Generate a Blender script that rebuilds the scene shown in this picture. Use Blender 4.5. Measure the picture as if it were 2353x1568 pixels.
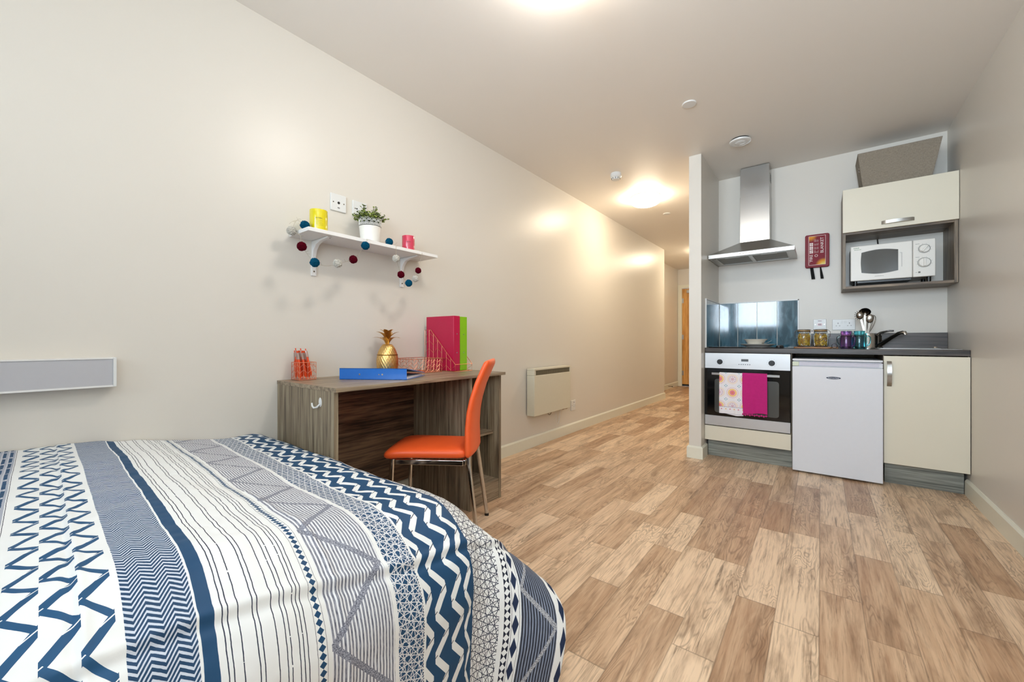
import bpy, bmesh, math, random
from mathutils import Vector, Matrix, Euler, noise as mnoise
R = math.radians
PI = math.pi
for o in list(bpy.data.objects): bpy.data.objects.remove(o, do_unlink=True)
SC = bpy.context.scene
COL = SC.collection

# ------------------------------------------------------------------ camera, world, lights, exposure
W, H = 2.822, 2.503                      # room width and ceiling height
cam_d = bpy.data.cameras.new('camera'); cam_d.sensor_width = 36; cam_d.lens = 922.4 / 2353 * 36
cam_d.clip_start = 0.02
cam = bpy.data.objects.new('camera', cam_d); COL.objects.link(cam)
cam.location = (2.0917, 0, 0.9669); cam.rotation_euler = (R(90), 0, R(37.595))
SC.camera = cam
SC.view_settings.view_transform = 'Standard'; SC.view_settings.look = 'None'
SC.view_settings.gamma = 1; SC.view_settings.use_curve_mapping = False
SC.view_settings.exposure = -0.10
world = bpy.data.worlds.new('sky'); SC.world = world; world.use_nodes = True
bg = world.node_tree.nodes['Background']; bg.inputs[0].default_value = (0.72, 0.86, 1.0, 1); bg.inputs[1].default_value = 2.2

def area(name, loc, rot, sx, sy, power, col, spread=180):
    l = bpy.data.lights.new(name, 'AREA'); l.shape = 'RECTANGLE'; l.size = sx; l.size_y = sy
    l.energy = power; l.color = col; l.spread = R(spread)
    o = bpy.data.objects.new(name, l); COL.objects.link(o); o.location = loc; o.rotation_euler = rot
    return o
# daylight standing outside the two windows of the wall behind the camera, shining in (+Y)
area('daylight_left', (1.035, -1.42, 1.72), (R(100), 0, R(-4)), 0.70, 1.16, 21, (0.73, 0.87, 1.0), 100)
area('daylight_right', (2.18, -1.42, 1.72), (R(112), 0, R(-12)), 0.80, 1.16, 72, (0.73, 0.87, 1.0), 125)
LAMP_W, LAMP_HALL = 50.0, 56.0           # emission strengths of the two ceiling lamps

# ------------------------------------------------------------------ node expression helper
class N:
    def __init__(s, mat): s.nt = mat.node_tree
    def new(s, t): return s.nt.nodes.new(t)
class X:
    def __init__(s, n, k): s.n = n; s.k = k
    def _b(s, op, o, rev=False):
        return mth(s.n, op, o if rev else s, s if rev else o)
    def __add__(s, o): return s._b('ADD', o)
    def __radd__(s, o): return s._b('ADD', o)
    def __sub__(s, o): return s._b('SUBTRACT', o)
    def __rsub__(s, o): return s._b('SUBTRACT', o, True)
    def __mul__(s, o): return s._b('MULTIPLY', o)
    def __rmul__(s, o): return s._b('MULTIPLY', o)
    def __truediv__(s, o): return s._b('DIVIDE', o)
    def __lt__(s, o): return s._b('LESS_THAN', o)
    def __gt__(s, o): return s._b('GREATER_THAN', o)
def plug(n, sock, v):
    if isinstance(v, X): n.nt.links.new(v.k, sock)
    elif v is not None:
        if isinstance(v, (tuple, list)) and len(v) == 3 and sock.type == 'RGBA': v = (*v, 1)
        sock.default_value = v
def mth(n, op, a, b=None, c=None, clamp=False):
    m = n.new('ShaderNodeMath'); m.operation = op; m.use_clamp = clamp
    plug(n, m.inputs[0], a); plug(n, m.inputs[1], b)
    if c is not None: plug(n, m.inputs[2], c)
    return X(n, m.outputs[0])
def fract(a): return mth(a.n, 'FRACT', a)
def floor_(a): return mth(a.n, 'FLOOR', a)
def absx(a): return mth(a.n, 'ABSOLUTE', a)
def sinx(a): return mth(a.n, 'SINE', a)
def minx(a, b): return mth(a.n, 'MINIMUM', a, b)
def maxx(a, b): return mth(a.n, 'MAXIMUM', a, b)
def tri(a): return absx(fract(a) - 0.5) * 2.0            # triangle wave 0..1, period 1
def between(a, lo, hi): return (a > lo) * (a < hi)
def smooth(a, lo, hi):
    m = a.n.new('ShaderNodeMapRange'); m.interpolation_type = 'SMOOTHSTEP'
    plug(a.n, m.inputs[0], a); m.inputs[1].default_value = lo; m.inputs[2].default_value = hi
    return X(a.n, m.outputs[0])
def mix(f, a, b):
    n = f.n if isinstance(f, X) else (a.n if isinstance(a, X) else b.n)
    m = n.new('ShaderNodeMix'); m.data_type = 'RGBA'
    plug(n, m.inputs[0], f); plug(n, m.inputs[6], a); plug(n, m.inputs[7], b)
    return X(n, m.outputs[2])
def comb(n, x, y, z=0.0):
    m = n.new('ShaderNodeCombineXYZ')
    for i, v in enumerate((x, y, z)): plug(n, m.inputs[i], v)
    return X(n, m.outputs[0])
def noise(n, vec, scale=1.0, detail=2.0, rough=0.5, dist=0.0):
    m = n.new('ShaderNodeTexNoise'); plug(n, m.inputs['Vector'], vec)
    m.inputs['Scale'].default_value = scale; m.inputs['Detail'].default_value = detail
    m.inputs['Roughness'].default_value = rough; m.inputs['Distortion'].default_value = dist
    return X(n, m.outputs[0])
def white(n, vec):
    m = n.new('ShaderNodeTexWhiteNoise'); m.noise_dimensions = '3D'; plug(n, m.inputs[0], vec)
    return X(n, m.outputs[0])
def coords(n, kind='Object'):
    t = n.new('ShaderNodeTexCoord'); s = n.new('ShaderNodeSeparateXYZ')
    n.nt.links.new(t.outputs[kind], s.inputs[0])
    return [X(n, s.outputs[i]) for i in range(3)] + [X(n, t.outputs[kind])]
def srgb(r, g, b):
    f = lambda c: (c / 255 / 12.92) if c / 255 <= 0.04045 else ((c / 255 + 0.055) / 1.055) ** 2.4
    return (f(r), f(g), f(b))
def newmat(name):
    m = bpy.data.materials.new(name); m.use_nodes = True
    return m, N(m), m.node_tree.nodes['Principled BSDF']
def finish(n, p, col=None, rough=None, metal=None, bump=None, bstr=0.3, bdist=0.002, **kw):
    if col is not None: plug(n, p.inputs['Base Color'], col)
    if rough is not None: plug(n, p.inputs['Roughness'], rough)
    if metal is not None: plug(n, p.inputs['Metallic'], metal)
    for k, v in kw.items():
        plug(n, p.inputs[k.replace('_', ' ')], v)
    if bump is not None:
        b = n.new('ShaderNodeBump'); b.inputs['Strength'].default_value = bstr
        b.inputs['Distance'].default_value = bdist
        plug(n, b.inputs['Height'], bump); n.nt.links.new(b.outputs[0], p.inputs['Normal'])
def plain(name, rgb, rough=0.5, metal=0.0, var=0.04, scale=40.0, **kw):
    m, n, p = newmat(name); x, y, z, v = coords(n)
    f = noise(n, v, scale, 3)
    c = srgb(*rgb); d = tuple(k * (1 - var * 2) for k in c); l = tuple(min(1, k * (1 + var * 2)) for k in c)
    finish(n, p, mix(f, d, l), rough, metal, **kw)
    return m
def wood(name, axis, dark, mid, light, rough=0.45, cross=45.0, along=2.2, bstr=0.12):
    m, n, p = newmat(name); x, y, z, v = coords(n)
    k = [cross, cross, cross]; k[axis] = along
    a = noise(n, comb(n, x * k[0], y * k[1], z * k[2]), 1.0, 4, 0.6, 0.4)
    k2 = [cross * 5, cross * 5, cross * 5]; k2[axis] = along * 2.2
    b = noise(n, comb(n, x * k2[0], y * k2[1], z * k2[2]), 1.0, 3, 0.65)
    g = smooth(a * 0.62 + b * 0.38, 0.34, 0.66)
    c = mix(smooth(g, 0.0, 0.5), srgb(*dark), srgb(*mid)); c = mix(smooth(g, 0.45, 1.0), c, srgb(*light))
    finish(n, p, c, rough, 0, bump=g, bstr=bstr, bdist=0.001)
    return m
def glass(name, rgb, rough=0.0, ior=1.45, alpha=None):
    m, n, p = newmat(name); finish(n, p, srgb(*rgb), rough, 0, Transmission_Weight=1.0, IOR=ior)
    return m
def emit(name, rgb, s):
    m, n, p = newmat(name); finish(n, p, (0.8, 0.8, 0.8), 0.4, 0, Emission_Color=(*rgb, 1), Emission_Strength=s)
    return m

# ------------------------------------------------------------------ mesh builder
class B:
    def __init__(s): s.v = []; s.f = []
    def add(s, vs, fs):
        k = len(s.v); s.v += [tuple(v) for v in vs]; s.f += [tuple(i + k for i in f) for f in fs]; return s
    def box(s, x0, x1, y0, y1, z0, z1, rot=None):
        vs = [Vector((x, y, z)) for x in (x0, x1) for y in (y0, y1) for z in (z0, z1)]
        if rot is not None:
            c = Vector(((x0 + x1) / 2, (y0 + y1) / 2, (z0 + z1) / 2)); vs = [rot @ (v - c) + c for v in vs]
        return s.add(vs, [(0, 1, 3, 2), (4, 6, 7, 5), (0, 4, 5, 1), (2, 3, 7, 6), (0, 2, 6, 4), (1, 5, 7, 3)])
    def loft(s, rings, cap=True, close=False):
        n = len(rings[0]); k = len(s.v)
        for r in rings: s.v += [tuple(v) for v in r]
        m = len(rings)
        for i in range(m if close else m - 1):
            for j in range(n):
                a = k + i * n + j; b = k + i * n + (j + 1) % n; i2 = (i + 1) % m
                s.f.append((a, b, k + i2 * n + (j + 1) % n, k + i2 * n + j))
        if cap and not close:
            s.f.append(tuple(k + j for j in range(n))[::-1]); s.f.append(tuple(k + (m - 1) * n + j for j in range(n)))
        return s
    def tube(s, pts, r, seg=8, close=False, cap=True):
        P = [Vector(p) for p in pts]; rr = r if isinstance(r, (list, tuple)) else [r] * len(P)
        rings = []; up = None
        for i, p in enumerate(P):
            if close: t = P[(i + 1) % len(P)] - P[i - 1]
            else: t = P[min(i + 1, len(P) - 1)] - P[max(i - 1, 0)]
            if t.length < 1e-9: t = Vector((0, 0, 1))
            t.normalize()
            if up is None: up = Vector((0, 0, 1)) if abs(t.z) < 0.9 else Vector((1, 0, 0))
            a = t.cross(up)
            if a.length < 1e-4: a = t.cross(Vector((0.3, 0.9, 0.1)))
            a.normalize(); b = t.cross(a); up = -b if up.dot(-b) > 0 else b
            rings.append([p + (a * math.cos(q) + b * math.sin(q)) * rr[i] for q in (2 * PI * j / seg for j in range(seg))])
        return s.loft(rings, cap, close)
    def cyl(s, p0, p1, r0, r1=None, seg=24): return s.tube([p0, p1], [r0, r0 if r1 is None else r1], seg)
    def lathe(s, prof, c=(0, 0, 0), seg=40, wob=None):
        rings = []
        for (r, z) in prof:
            rings.append([(c[0] + max(r, 1e-5) * math.cos(2 * PI * j / seg), c[1] + max(r, 1e-5) * math.sin(2 * PI * j / seg), c[2] + z) for j in range(seg)])
        return s.loft(rings, True)
    def sphere(s, c, r, seg=12, rings=8, sq=(1, 1, 1)):
        prof = []
        for i in range(rings + 1):
            a = -PI / 2 + PI * i / rings
            prof.append([(c[0] + sq[0] * r * max(math.cos(a), 1e-4) * math.cos(2 * PI * j / seg), c[1] + sq[1] * r * max(math.cos(a), 1e-4) * math.sin(2 * PI * j / seg), c[2] + sq[2] * r * math.sin(a)) for j in range(seg)])
        return s.loft(prof)
    def prism(s, poly, ax, a, b):
        """poly: 2-D points in the plane across axis ax (0: yz, 1: xz, 2: xy), extruded from a to b"""
        def P(q, h): return {0: (h, q[0], q[1]), 1: (q[0], h, q[1]), 2: (q[0], q[1], h)}[ax]
        return s.loft([[P(q, a) for q in poly], [P(q, b) for q in poly]])
    def build(s, name, mat, parent=None, bevel=0, seg=2, smooth=True, angle=35, uv=None, local=False):
        me = bpy.data.meshes.new(name)
        vs = s.v
        if parent is not None and not local:
            L = world_loc(parent); vs = [(v[0] - L.x, v[1] - L.y, v[2] - L.z) for v in vs]
        me.from_pydata(vs, [], s.f); me.validate()
        bm = bmesh.new(); bm.from_mesh(me); bmesh.ops.recalc_face_normals(bm, faces=bm.faces); bm.to_mesh(me); bm.free()
        if mat is not None: me.materials.append(mat)
        o = bpy.data.objects.new(name, me); COL.objects.link(o)
        if parent is not None: o.parent = parent
        if smooth:
            me.polygons.foreach_set('use_smooth', [True] * len(me.polygons))
            me.set_sharp_from_angle(angle=R(angle))
        if bevel:
            md = o.modifiers.new('bevel', 'BEVEL'); md.width = bevel; md.segments = seg; md.limit_method = 'ANGLE'; md.angle_limit = R(40)
            md.harden_normals = False
        return o
def world_loc(o):
    L = Vector(o.location)
    while o.parent is not None: o = o.parent; L += Vector(o.location)
    return L
def thing(name, label, cat, loc=(0, 0, 0), rotz=0, group=None):
    o = bpy.data.objects.new(name, None); COL.objects.link(o); o.empty_display_size = 0.05
    o.location = loc; o.rotation_euler = (0, 0, rotz)
    return tag(o, label, cat, group)
def tag(o, label, cat, group=None, kind=None):
    o['label'] = label; o['category'] = cat
    if group: o['group'] = group
    if kind: o['kind'] = kind
    return o
def struct(o, label=None):
    o['kind'] = 'structure'
    if label: o['label'] = label
    return o
def origin(o, loc):
    """move the origin of a single-mesh thing to loc"""
    L = Vector(loc)
    for v in o.data.vertices: v.co -= L
    o.location = L
    return o
def copy_tree(o, parent=None):
    c = o.copy(); COL.objects.link(c)
    if parent is not None: c.parent = parent
    for ch in [q for q in bpy.data.objects if q.parent == o]: copy_tree(ch, c)
    return c
def text(name, body, size, loc, rot, mat, parent, extrude=0.0002, align='CENTER', sx=1.0):
    cu = bpy.data.curves.new(name, 'FONT'); cu.body = body; cu.size = size; cu.extrude = extrude
    cu.align_x = align; cu.align_y = 'CENTER'; cu.resolution_u = 3
    t = bpy.data.objects.new(name + '_tmp', cu); COL.objects.link(t)
    dg = bpy.context.evaluated_depsgraph_get(); dg.update()
    me = bpy.data.meshes.new_from_object(t.evaluated_get(dg)); bpy.data.objects.remove(t, do_unlink=True)
    me.materials.clear(); me.materials.append(mat)
    M = Matrix.Translation(Vector(loc) - (world_loc(parent) if parent else Vector())) @ Euler(rot).to_matrix().to_4x4() @ Matrix.Diagonal((sx, 1, 1, 1))
    me.transform(M)
    o = bpy.data.objects.new(name, me); COL.objects.link(o); o.parent = parent
    return o
def rrect(x0, x1, z0, z1, r, seg=5):
    pts = []
    for cx, cz, a0 in ((x1 - r, z1 - r, 0), (x0 + r, z1 - r, 90), (x0 + r, z0 + r, 180), (x1 - r, z0 + r, 270)):
        for i in range(seg + 1):
            a = R(a0 + 90 * i / seg); pts.append((cx + r * math.cos(a), cz + r * math.sin(a)))
    return pts
random.seed(7)

# ------------------------------------------------------------------ materials
def wallpaint(name, rgb, rough=0.42, spec=0.5):
    m, n, p = newmat(name); x, y, z, v = coords(n)
    f = noise(n, v, 1.3, 3); g = noise(n, v, 160, 2)
    c = srgb(*rgb)
    finish(n, p, mix(f, tuple(k * 0.965 for k in c), c), rough, 0, bump=f * 3.0 + g * 0.04, bstr=0.10, bdist=0.004, Specular_IOR_Level=spec)
    return m
M_wall = wallpaint('white_satin_wall_paint', (225, 219, 209), 0.36)
M_ceil = wallpaint('white_ceiling_paint', (243, 237, 229), 0.52)
M_trim = plain('cream_gloss_trim', (232, 230, 214), 0.3, var=0.01)
M_white = plain('white_plastic', (228, 228, 226), 0.3, var=0.01)
M_whitem = plain('white_matt_board', (235, 233, 230), 0.4, var=0.01)
M_cream = plain('cream_laminate', (226, 219, 200), 0.32, var=0.01, scale=6)
M_black = plain('black_plastic', (14, 14, 15), 0.35, var=0.02)
M_blackglass = plain('black_glass', (8, 9, 11), 0.06, var=0.02)
M_dark = plain('dark_gap', (16, 15, 14), 0.8)
M_chrome = plain('chrome', (205, 203, 200), 0.08, 1.0, var=0.01)
M_steelwire = plain('utensil_steel', (138, 132, 124), 0.20, 1.0, var=0.05)
def steel(name, rgb=(178, 177, 174), axis=0, rough=0.30):
    m, n, p = newmat(name); x, y, z, v = coords(n)
    k = [900.0, 900.0, 900.0]; k[axis] = 6.0
    f = noise(n, comb(n, x * k[0], y * k[1], z * k[2]), 1.0, 2)
    g = noise(n, v, 9.0, 4, 0.6)
    c = srgb(*rgb)
    finish(n, p, mix(g, tuple(q * 0.95 for q in c), c), rough + (g - 0.5) * 0.08, 1.0, bump=f, bstr=0.03, bdist=0.0002, Anisotropic=0.4)
    return m
M_steel = steel('brushed_steel'); M_steelv = steel('brushed_steel_vertical', axis=2, rough=0.26)
M_ovst = steel('oven_front_steel', (206, 207, 208), rough=0.46)
M_desk_v = wood('grey_brown_desk_wood', 2, (92, 78, 62), (136, 120, 98), (168, 154, 128))
M_desk_y = wood('grey_brown_desk_wood_lengthwise', 1, (98, 84, 68), (142, 124, 102), (172, 156, 130), 0.4)
M_desk_b = wood('brown_back_panel_wood', 1, (48, 34, 26), (104, 80, 62), (138, 112, 88), 0.4, cross=26)
M_cab_x = wood('grey_brown_cabinet_edge', 0, (66, 56, 46), (110, 94, 78), (146, 128, 106))
M_cab_z = wood('grey_brown_cabinet_side', 2, (78, 68, 56), (120, 106, 88), (150, 134, 112))
M_plinth = wood('grey_green_plinth_wood', 0, (96, 98, 92), (132, 134, 126), (160, 162, 152), 0.5, cross=60)
M_work = wood('dark_grained_worktop', 0, (26, 20, 16), (54, 45, 39), (84, 74, 68), 0.30, cross=70)
M_orange = plain('orange_vinyl', (246, 98, 44), 0.38, var=0.015, scale=300)
M_gold = None
def floor_mat():
    m, n, p = newmat('oak_plank_vinyl'); x, y, z, v = coords(n)
    wdt = 0.1245
    xr = (x + 0.03) / wdt; row = floor_(xr); fx = fract(xr)
    off = white(n, comb(n, row * 1.37, 3.1, 0.5))
    yy = (y + off * 3.0) / 1.22; idy = floor_(yy); fy = fract(yy)
    cut = white(n, comb(n, row * 2.11, idy * 1.7, 4.0)) * 0.36 + 0.32
    sub = fy > cut
    tone = white(n, comb(n, row, idy, sub * 5.0 + 1.0))
    tone2 = white(n, comb(n, row + 11.0, idy, sub * 3.0 + 2.0))
    big = noise(n, comb(n, x * 9.0 + tone * 40.0, y * 1.5, tone2 * 20.0), 1.0, 3, 0.5, 0.5)
    rings = absx(fract(big * 26.0) - 0.5) * 2.0
    ringmask = smooth(noise(n, comb(n, x * 6.0 + tone * 17.0, y * 2.2, tone * 9.0), 1.0, 2), 0.46, 0.62)
    fine = noise(n, comb(n, x * 150.0, y * 6.0, tone * 31.0), 1.0, 4, 0.65)
    mid = noise(n, comb(n, x * 34.0 + tone * 9.0, y * 2.6, tone2 * 13.0), 1.0, 4, 0.6, 0.5)
    stain = noise(n, comb(n, x * 15.0 + tone * 5.0, y * 2.6, tone * 23.0), 1.0, 4, 0.62, 0.4)
    crack = smooth(noise(n, comb(n, x * 60.0, y * 3.2, tone2 * 40.0), 1.0, 5, 0.7, 0.8), 0.60, 0.70)
    lightc = mix(tone, srgb(238, 210, 178), srgb(222, 190, 156)); darkc = mix(tone2, srgb(164, 124, 92), srgb(190, 152, 118))
    base = mix(smooth(tone * 0.42 + mid * 0.58, 0.34, 0.80), lightc, darkc)
    c = mix(smooth(stain, 0.46, 0.74) * 0.66, base, srgb(132, 98, 70))
    c = mix(smooth(fine, 0.45, 0.70) * 0.46, c, srgb(118, 84, 58))
    c = mix(smooth(rings, 0.45, 1.0) * ringmask * 0.46, c, srgb(104, 74, 52))
    c = mix(crack * 0.65, c, srgb(84, 60, 44))
    seam = maxx(maxx(fx < 0.016, fx > 0.984), maxx(fy < 0.0022, between(fy - cut, -0.0022, 0.0022)))
    c = mix(seam * 0.38, c, srgb(84, 62, 46))
    finish(n, p, c, 0.30 + 0.0 * x + fine * 0.16, 0, bump=fine * 0.5 - seam, bstr=0.22, bdist=0.0012)
    return m
M_floor = floor_mat()

# ------------------------------------------------------------------ room shell
T = 0.12
HX0, HY1, CY = -0.36, 9.05, 6.92                 # hallway recess, far wall, corner of the left wall
XP0, XP1, YP = 1.2199, 1.3134, 3.5509            # partition: faces and front edge
YK = 4.262                                       # kitchen back wall
YB = -1.25                                       # wall behind the camera
struct(B().box(HX0 - T, W + T, YB - T, HY1 + T, -0.1, 0).build('floor', M_floor, smooth=False))
struct(B().box(HX0 - T, W + T, YB - T, HY1 + T, H, H + 0.1).build('ceiling', M_ceil, smooth=False))
struct(B().box(-T, 0, YB - T, CY, 0, H).build('wall_left', M_wall, smooth=False))
struct(B().box(HX0 - T, -T, CY - T, CY, 0, H).box(HX0 - T, HX0, CY, HY1, 0, H).build('wall_recess', M_wall, smooth=False))
struct(B().box(W, W + T, YB - T, YK + T, 0, H).build('wall_right', M_wall, smooth=False))
struct(B().box(XP1, W, YK, YK + T, 0, H).build('wall_kitchen', M_wall, smooth=False))
struct(B().box(XP0, XP1, YP, HY1, 0, H).build('wall_partition', M_wall, smooth=False))
# far wall of the hallway with a door opening
DX0, DX1, DZ = -0.274, 0.52, 2.09
struct(B().box(HX0, DX0 - 0.02, HY1, HY1 + T, 0, H).box(DX1 + 0.02, XP0, HY1, HY1 + T, 0, H).box(DX0 - 0.02, DX1 + 0.02, HY1, HY1 + T, DZ + 0.02, H).build('wall_hall_end', M_wall, smooth=False))
# wall behind the camera with two windows
WZ0, WZ1 = 1.22, 2.38
wins = [(0.68, 1.39), (1.78, 2.58)]
b = B(); xs = [0.0] + [q for w in wins for q in w] + [W]
for i in range(0, len(xs), 2): b.box(xs[i], xs[i + 1], YB - T, YB, 0, H)
for w in wins: b.box(w[0], w[1], YB - T, YB, 0, WZ0).box(w[0], w[1], YB - T, YB, WZ1, H)
struct(b.build('wall_back', M_wall, smooth=False))
M_pane = plain('window_pane', (250, 250, 250), 0.0)
pn = M_pane.node_tree; pr = pn.nodes['Principled BSDF']; tr = pn.nodes.new('ShaderNodeBsdfTransparent'); mx = pn.nodes.new('ShaderNodeMixShader')
mx.inputs[0].default_value = 0.06; pn.links.new(tr.outputs[0], mx.inputs[1]); pn.links.new(pr.outputs[0], mx.inputs[2])
pn.links.new(mx.outputs[0], pn.nodes['Material Output'].inputs[0])
for i, w in enumerate(wins):
    f = B()
    for q in ((w[0], w[0] + 0.05, WZ0, WZ1), (w[1] - 0.05, w[1], WZ0, WZ1), (w[0] + 0.05, w[1] - 0.05, WZ0, WZ0 + 0.05), (w[0] + 0.05, w[1] - 0.05, WZ1 - 0.05, WZ1)):
        f.box(q[0], q[1], YB - 0.09, YB - 0.04, q[2], q[3])
    fr = struct(f.build('window_%d' % (i + 1), M_white))
    B().box(w[0] + 0.05, w[1] - 0.05, YB - 0.068, YB - 0.062, WZ0 + 0.05, WZ1 - 0.05).build('pane', M_pane, fr)
    B().box(w[0] - 0.03, w[1] + 0.03, YB - 0.03, YB + 0.06, WZ0 - 0.025, WZ0 - 0.001).build('window_sill', M_white, fr)
# skirting boards with a small chamfer
def skirt(name, pts, side, h=0.1, t=0.015):
    """pts: polyline on the floor along the wall face; side: +1 the board lies to the left of the path"""
    b = B(); P = [Vector((p[0], p[1])) for p in pts]
    ring = []
    for i, p in enumerate(P):
        d1 = (P[i] - P[i - 1]).normalized() if i > 0 else None; d2 = (P[i + 1] - P[i]).normalized() if i < len(P) - 1 else None
        n1 = Vector((-d1.y, d1.x)) * side if d1 else None; n2 = Vector((-d2.y, d2.x)) * side if d2 else None
        if n1 and n2: nn = (n1 + n2); nn = nn / nn.dot(n1)
        else: nn = n1 or n2
        prof = [(0, 0), (t, 0), (t, h - 0.012), (t * 0.45, h), (0, h)]
        ring.append([(p.x + nn.x * a, p.y + nn.y * a, z) for a, z in prof])
    b.loft(ring)
    return struct(b.build(name, M_trim, angle=20))
skirt('baseboard_left', [(0, YB), (0, CY), (-T, CY)], -1)
skirt('baseboard_recess', [(HX0, CY), (HX0, HY1), (DX0 - 0.085, HY1)], -1)
skirt('baseboard_right', [(W, YB), (W, 3.735)], 1)
skirt('baseboard_partition', [(XP0, HY1), (XP0, YP), (XP1, YP), (XP1, 3.72)], -1)
# door
M_door = wood('orange_oak_door', 2, (176, 120, 52), (206, 150, 78), (222, 170, 98), 0.4, cross=22)
dr = struct(B().box(DX0, DX1, HY1 + 0.02, HY1 + 0.064, 0.04, DZ - 0.004).build('door_1', M_door), 'oak entrance door at the end of the hallway')
B().box(DX0 + 0.001, DX1 - 0.001, HY1 + 0.012, HY1 + 0.066, 0.006, 0.042).build('door_sweep', M_black, dr)
for z in (0.28, 1.05, 1.83):
    B().cyl((DX0 - 0.004, HY1 + 0.012, z - 0.05), (DX0 - 0.004, HY1 + 0.012, z + 0.05), 0.009, seg=10).box(DX0 - 0.003, DX0 + 0.03, HY1 + 0.014, HY1 + 0.02, z - 0.05, z + 0.05).build('hinge', M_steel, dr)
B().box(DX0 + 0.10, DX0 + 0.32, HY1 - 0.02, HY1 + 0.02, DZ - 0.10, DZ - 0.04).build('door_closer', M_steel, dr)
tr_ = B().box(DX0 - 0.08, DX0 - 0.006, HY1 - 0.016, HY1, 0, DZ + 0.076).box(DX1 + 0.006, DX1 + 0.08, HY1 - 0.016, HY1, 0, DZ + 0.076).box(DX0 - 0.006, DX1 + 0.006, HY1 - 0.016, HY1, DZ + 0.006, DZ + 0.076)
tr_.box(DX0 - 0.02, DX0 - 0.002, HY1, HY1 + T, 0, DZ + 0.02).box(DX1 + 0.002, DX1 + 0.02, HY1, HY1 + T, 0, DZ + 0.02).box(DX0 - 0.002, DX1 + 0.002, HY1, HY1 + T, DZ + 0.002, DZ + 0.02)
struct(tr_.build('trim_1', M_trim))
# spring door stop on the recess skirting
t = thing('door_stop', 'small steel spring door stop on the hallway recess skirting', 'door stop', (HX0 + 0.015, 8.32, 0.055))
B().cyl((HX0 + 0.0145, 8.32, 0.055), (HX0 + 0.085, 8.32, 0.055), 0.006, seg=8).build('spring', M_steelwire, t)
B().cyl((HX0 + 0.085, 8.32, 0.055), (HX0 + 0.10, 8.32, 0.055), 0.009, seg=8).build('rubber_tip', M_black, t)

# ------------------------------------------------------------------ ceiling fittings
def ceiling_lamp(x, y, label, col, s):
    t = thing('ceiling_lamp', label, 'ceiling light', (x, y, H), group='round ceiling lamps')
    B().lathe([(0, 0), (0.150, 0), (0.152, -0.006), (0.150, -0.012), (0, -0.012)], (x, y, H)).build('base_ring', M_white, t)
    prof = [(0, -0.013), (0.140, -0.013), (0.149, -0.030), (0.150, -0.045)] + [(0.150 * math.cos(a) ** 0.7, -0.045 - 0.052 * math.sin(a)) for a in [R(q) for q in range(10, 90, 10)]] + [(0, -0.097)]
    B().lathe(prof, (x, y, H)).build('diffuser', emit('lit_opal_glass_' + str(len(bpy.data.materials)), col, s), t)
    return t
ceiling_lamp(1.31, 1.36, 'lit round opal ceiling lamp over the bed and desk area', (1.0, 0.93, 0.85), LAMP_W)
ceiling_lamp(0.612, 7.30, 'unseen lit ceiling lamp added at the far end of the hallway behind the partition', (1.0, 0.85, 0.62), LAMP_HALL * 1.3)  # unseen lamp, added behind the partition to brighten the dark hallway
ceiling_lamp(0.612, 4.25, 'lit round opal ceiling lamp in the hallway beyond the smoke detector', (1.0, 0.84, 0.62), LAMP_HALL)
t = thing('smoke_detector', 'white smoke detector with dark vents on the ceiling before the hall lamp', 'smoke detector', (0.60, 3.50, H))
B().lathe([(0, 0), (0.048, 0), (0.050, -0.014), (0.046, -0.016), (0, -0.016)], (0.60, 3.50, H)).build('mounting_base', M_white, t)
B().lathe([(0, -0.016), (0.051, -0.016), (0.051, -0.030), (0.040, -0.040), (0.034, -0.056), (0.022, -0.060), (0, -0.060)], (0.60, 3.50, H)).build('sensor_head', M_white, t)
b = B()
for k in range(10):
    a = 2 * PI * k / 10; c, s_ = math.cos(a), math.sin(a)
    b.tube([(0.60 + 0.0405 * c, 3.50 + 0.0405 * s_, H - 0.042), (0.60 + 0.0365 * c, 3.50 + 0.0365 * s_, H - 0.054)], 0.0022, 5)
b.build('vents', M_black, t)
for (x, y, r, lb) in ((1.416, 2.757, 0.042, 'flat white round cover plate on the ceiling, nearer one'), (0.618, 4.97, 0.040, 'flat white round cover plate on the hallway ceiling past the lamp')):
    tag(origin(B().lathe([(0, 0), (r, 0), (r + 0.001, -0.004), (r - 0.002, -0.007), (0, -0.008)], (x, y, H)).build('sprinkler_cover', M_white), (x, y, H)), lb, 'cover plate', 'ceiling cover plates')
t = thing('ceiling_vent', 'round white air valve with dark ring gap on the kitchen ceiling', 'vent', (1.603, 3.485, H))
B().lathe([(0.0, 0), (0.062, 0), (0.062, -0.008), (0.050, -0.010), (0.049, -0.022), (0.044, -0.022), (0.040, -0.008), (0, -0.008)], (1.603, 3.485, H)).build('throat_shadow_gap', M_black, t)  # black throat; its base collar paints the shadow gap between ring and ceiling
B().lathe([(0.051, -0.009), (0.066, -0.0082), (0.073, -0.013), (0.071, -0.021), (0.062, -0.0245), (0.051, -0.0245)], (1.603, 3.485, H)).build('outer_ring', M_white, t)
B().lathe([(0, -0.009), (0.012, -0.009), (0.012, -0.018), (0.034, -0.022), (0.036, -0.026), (0.030, -0.0285), (0, -0.030)], (1.603, 3.485, H)).build('centre_disc', M_white, t)

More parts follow.
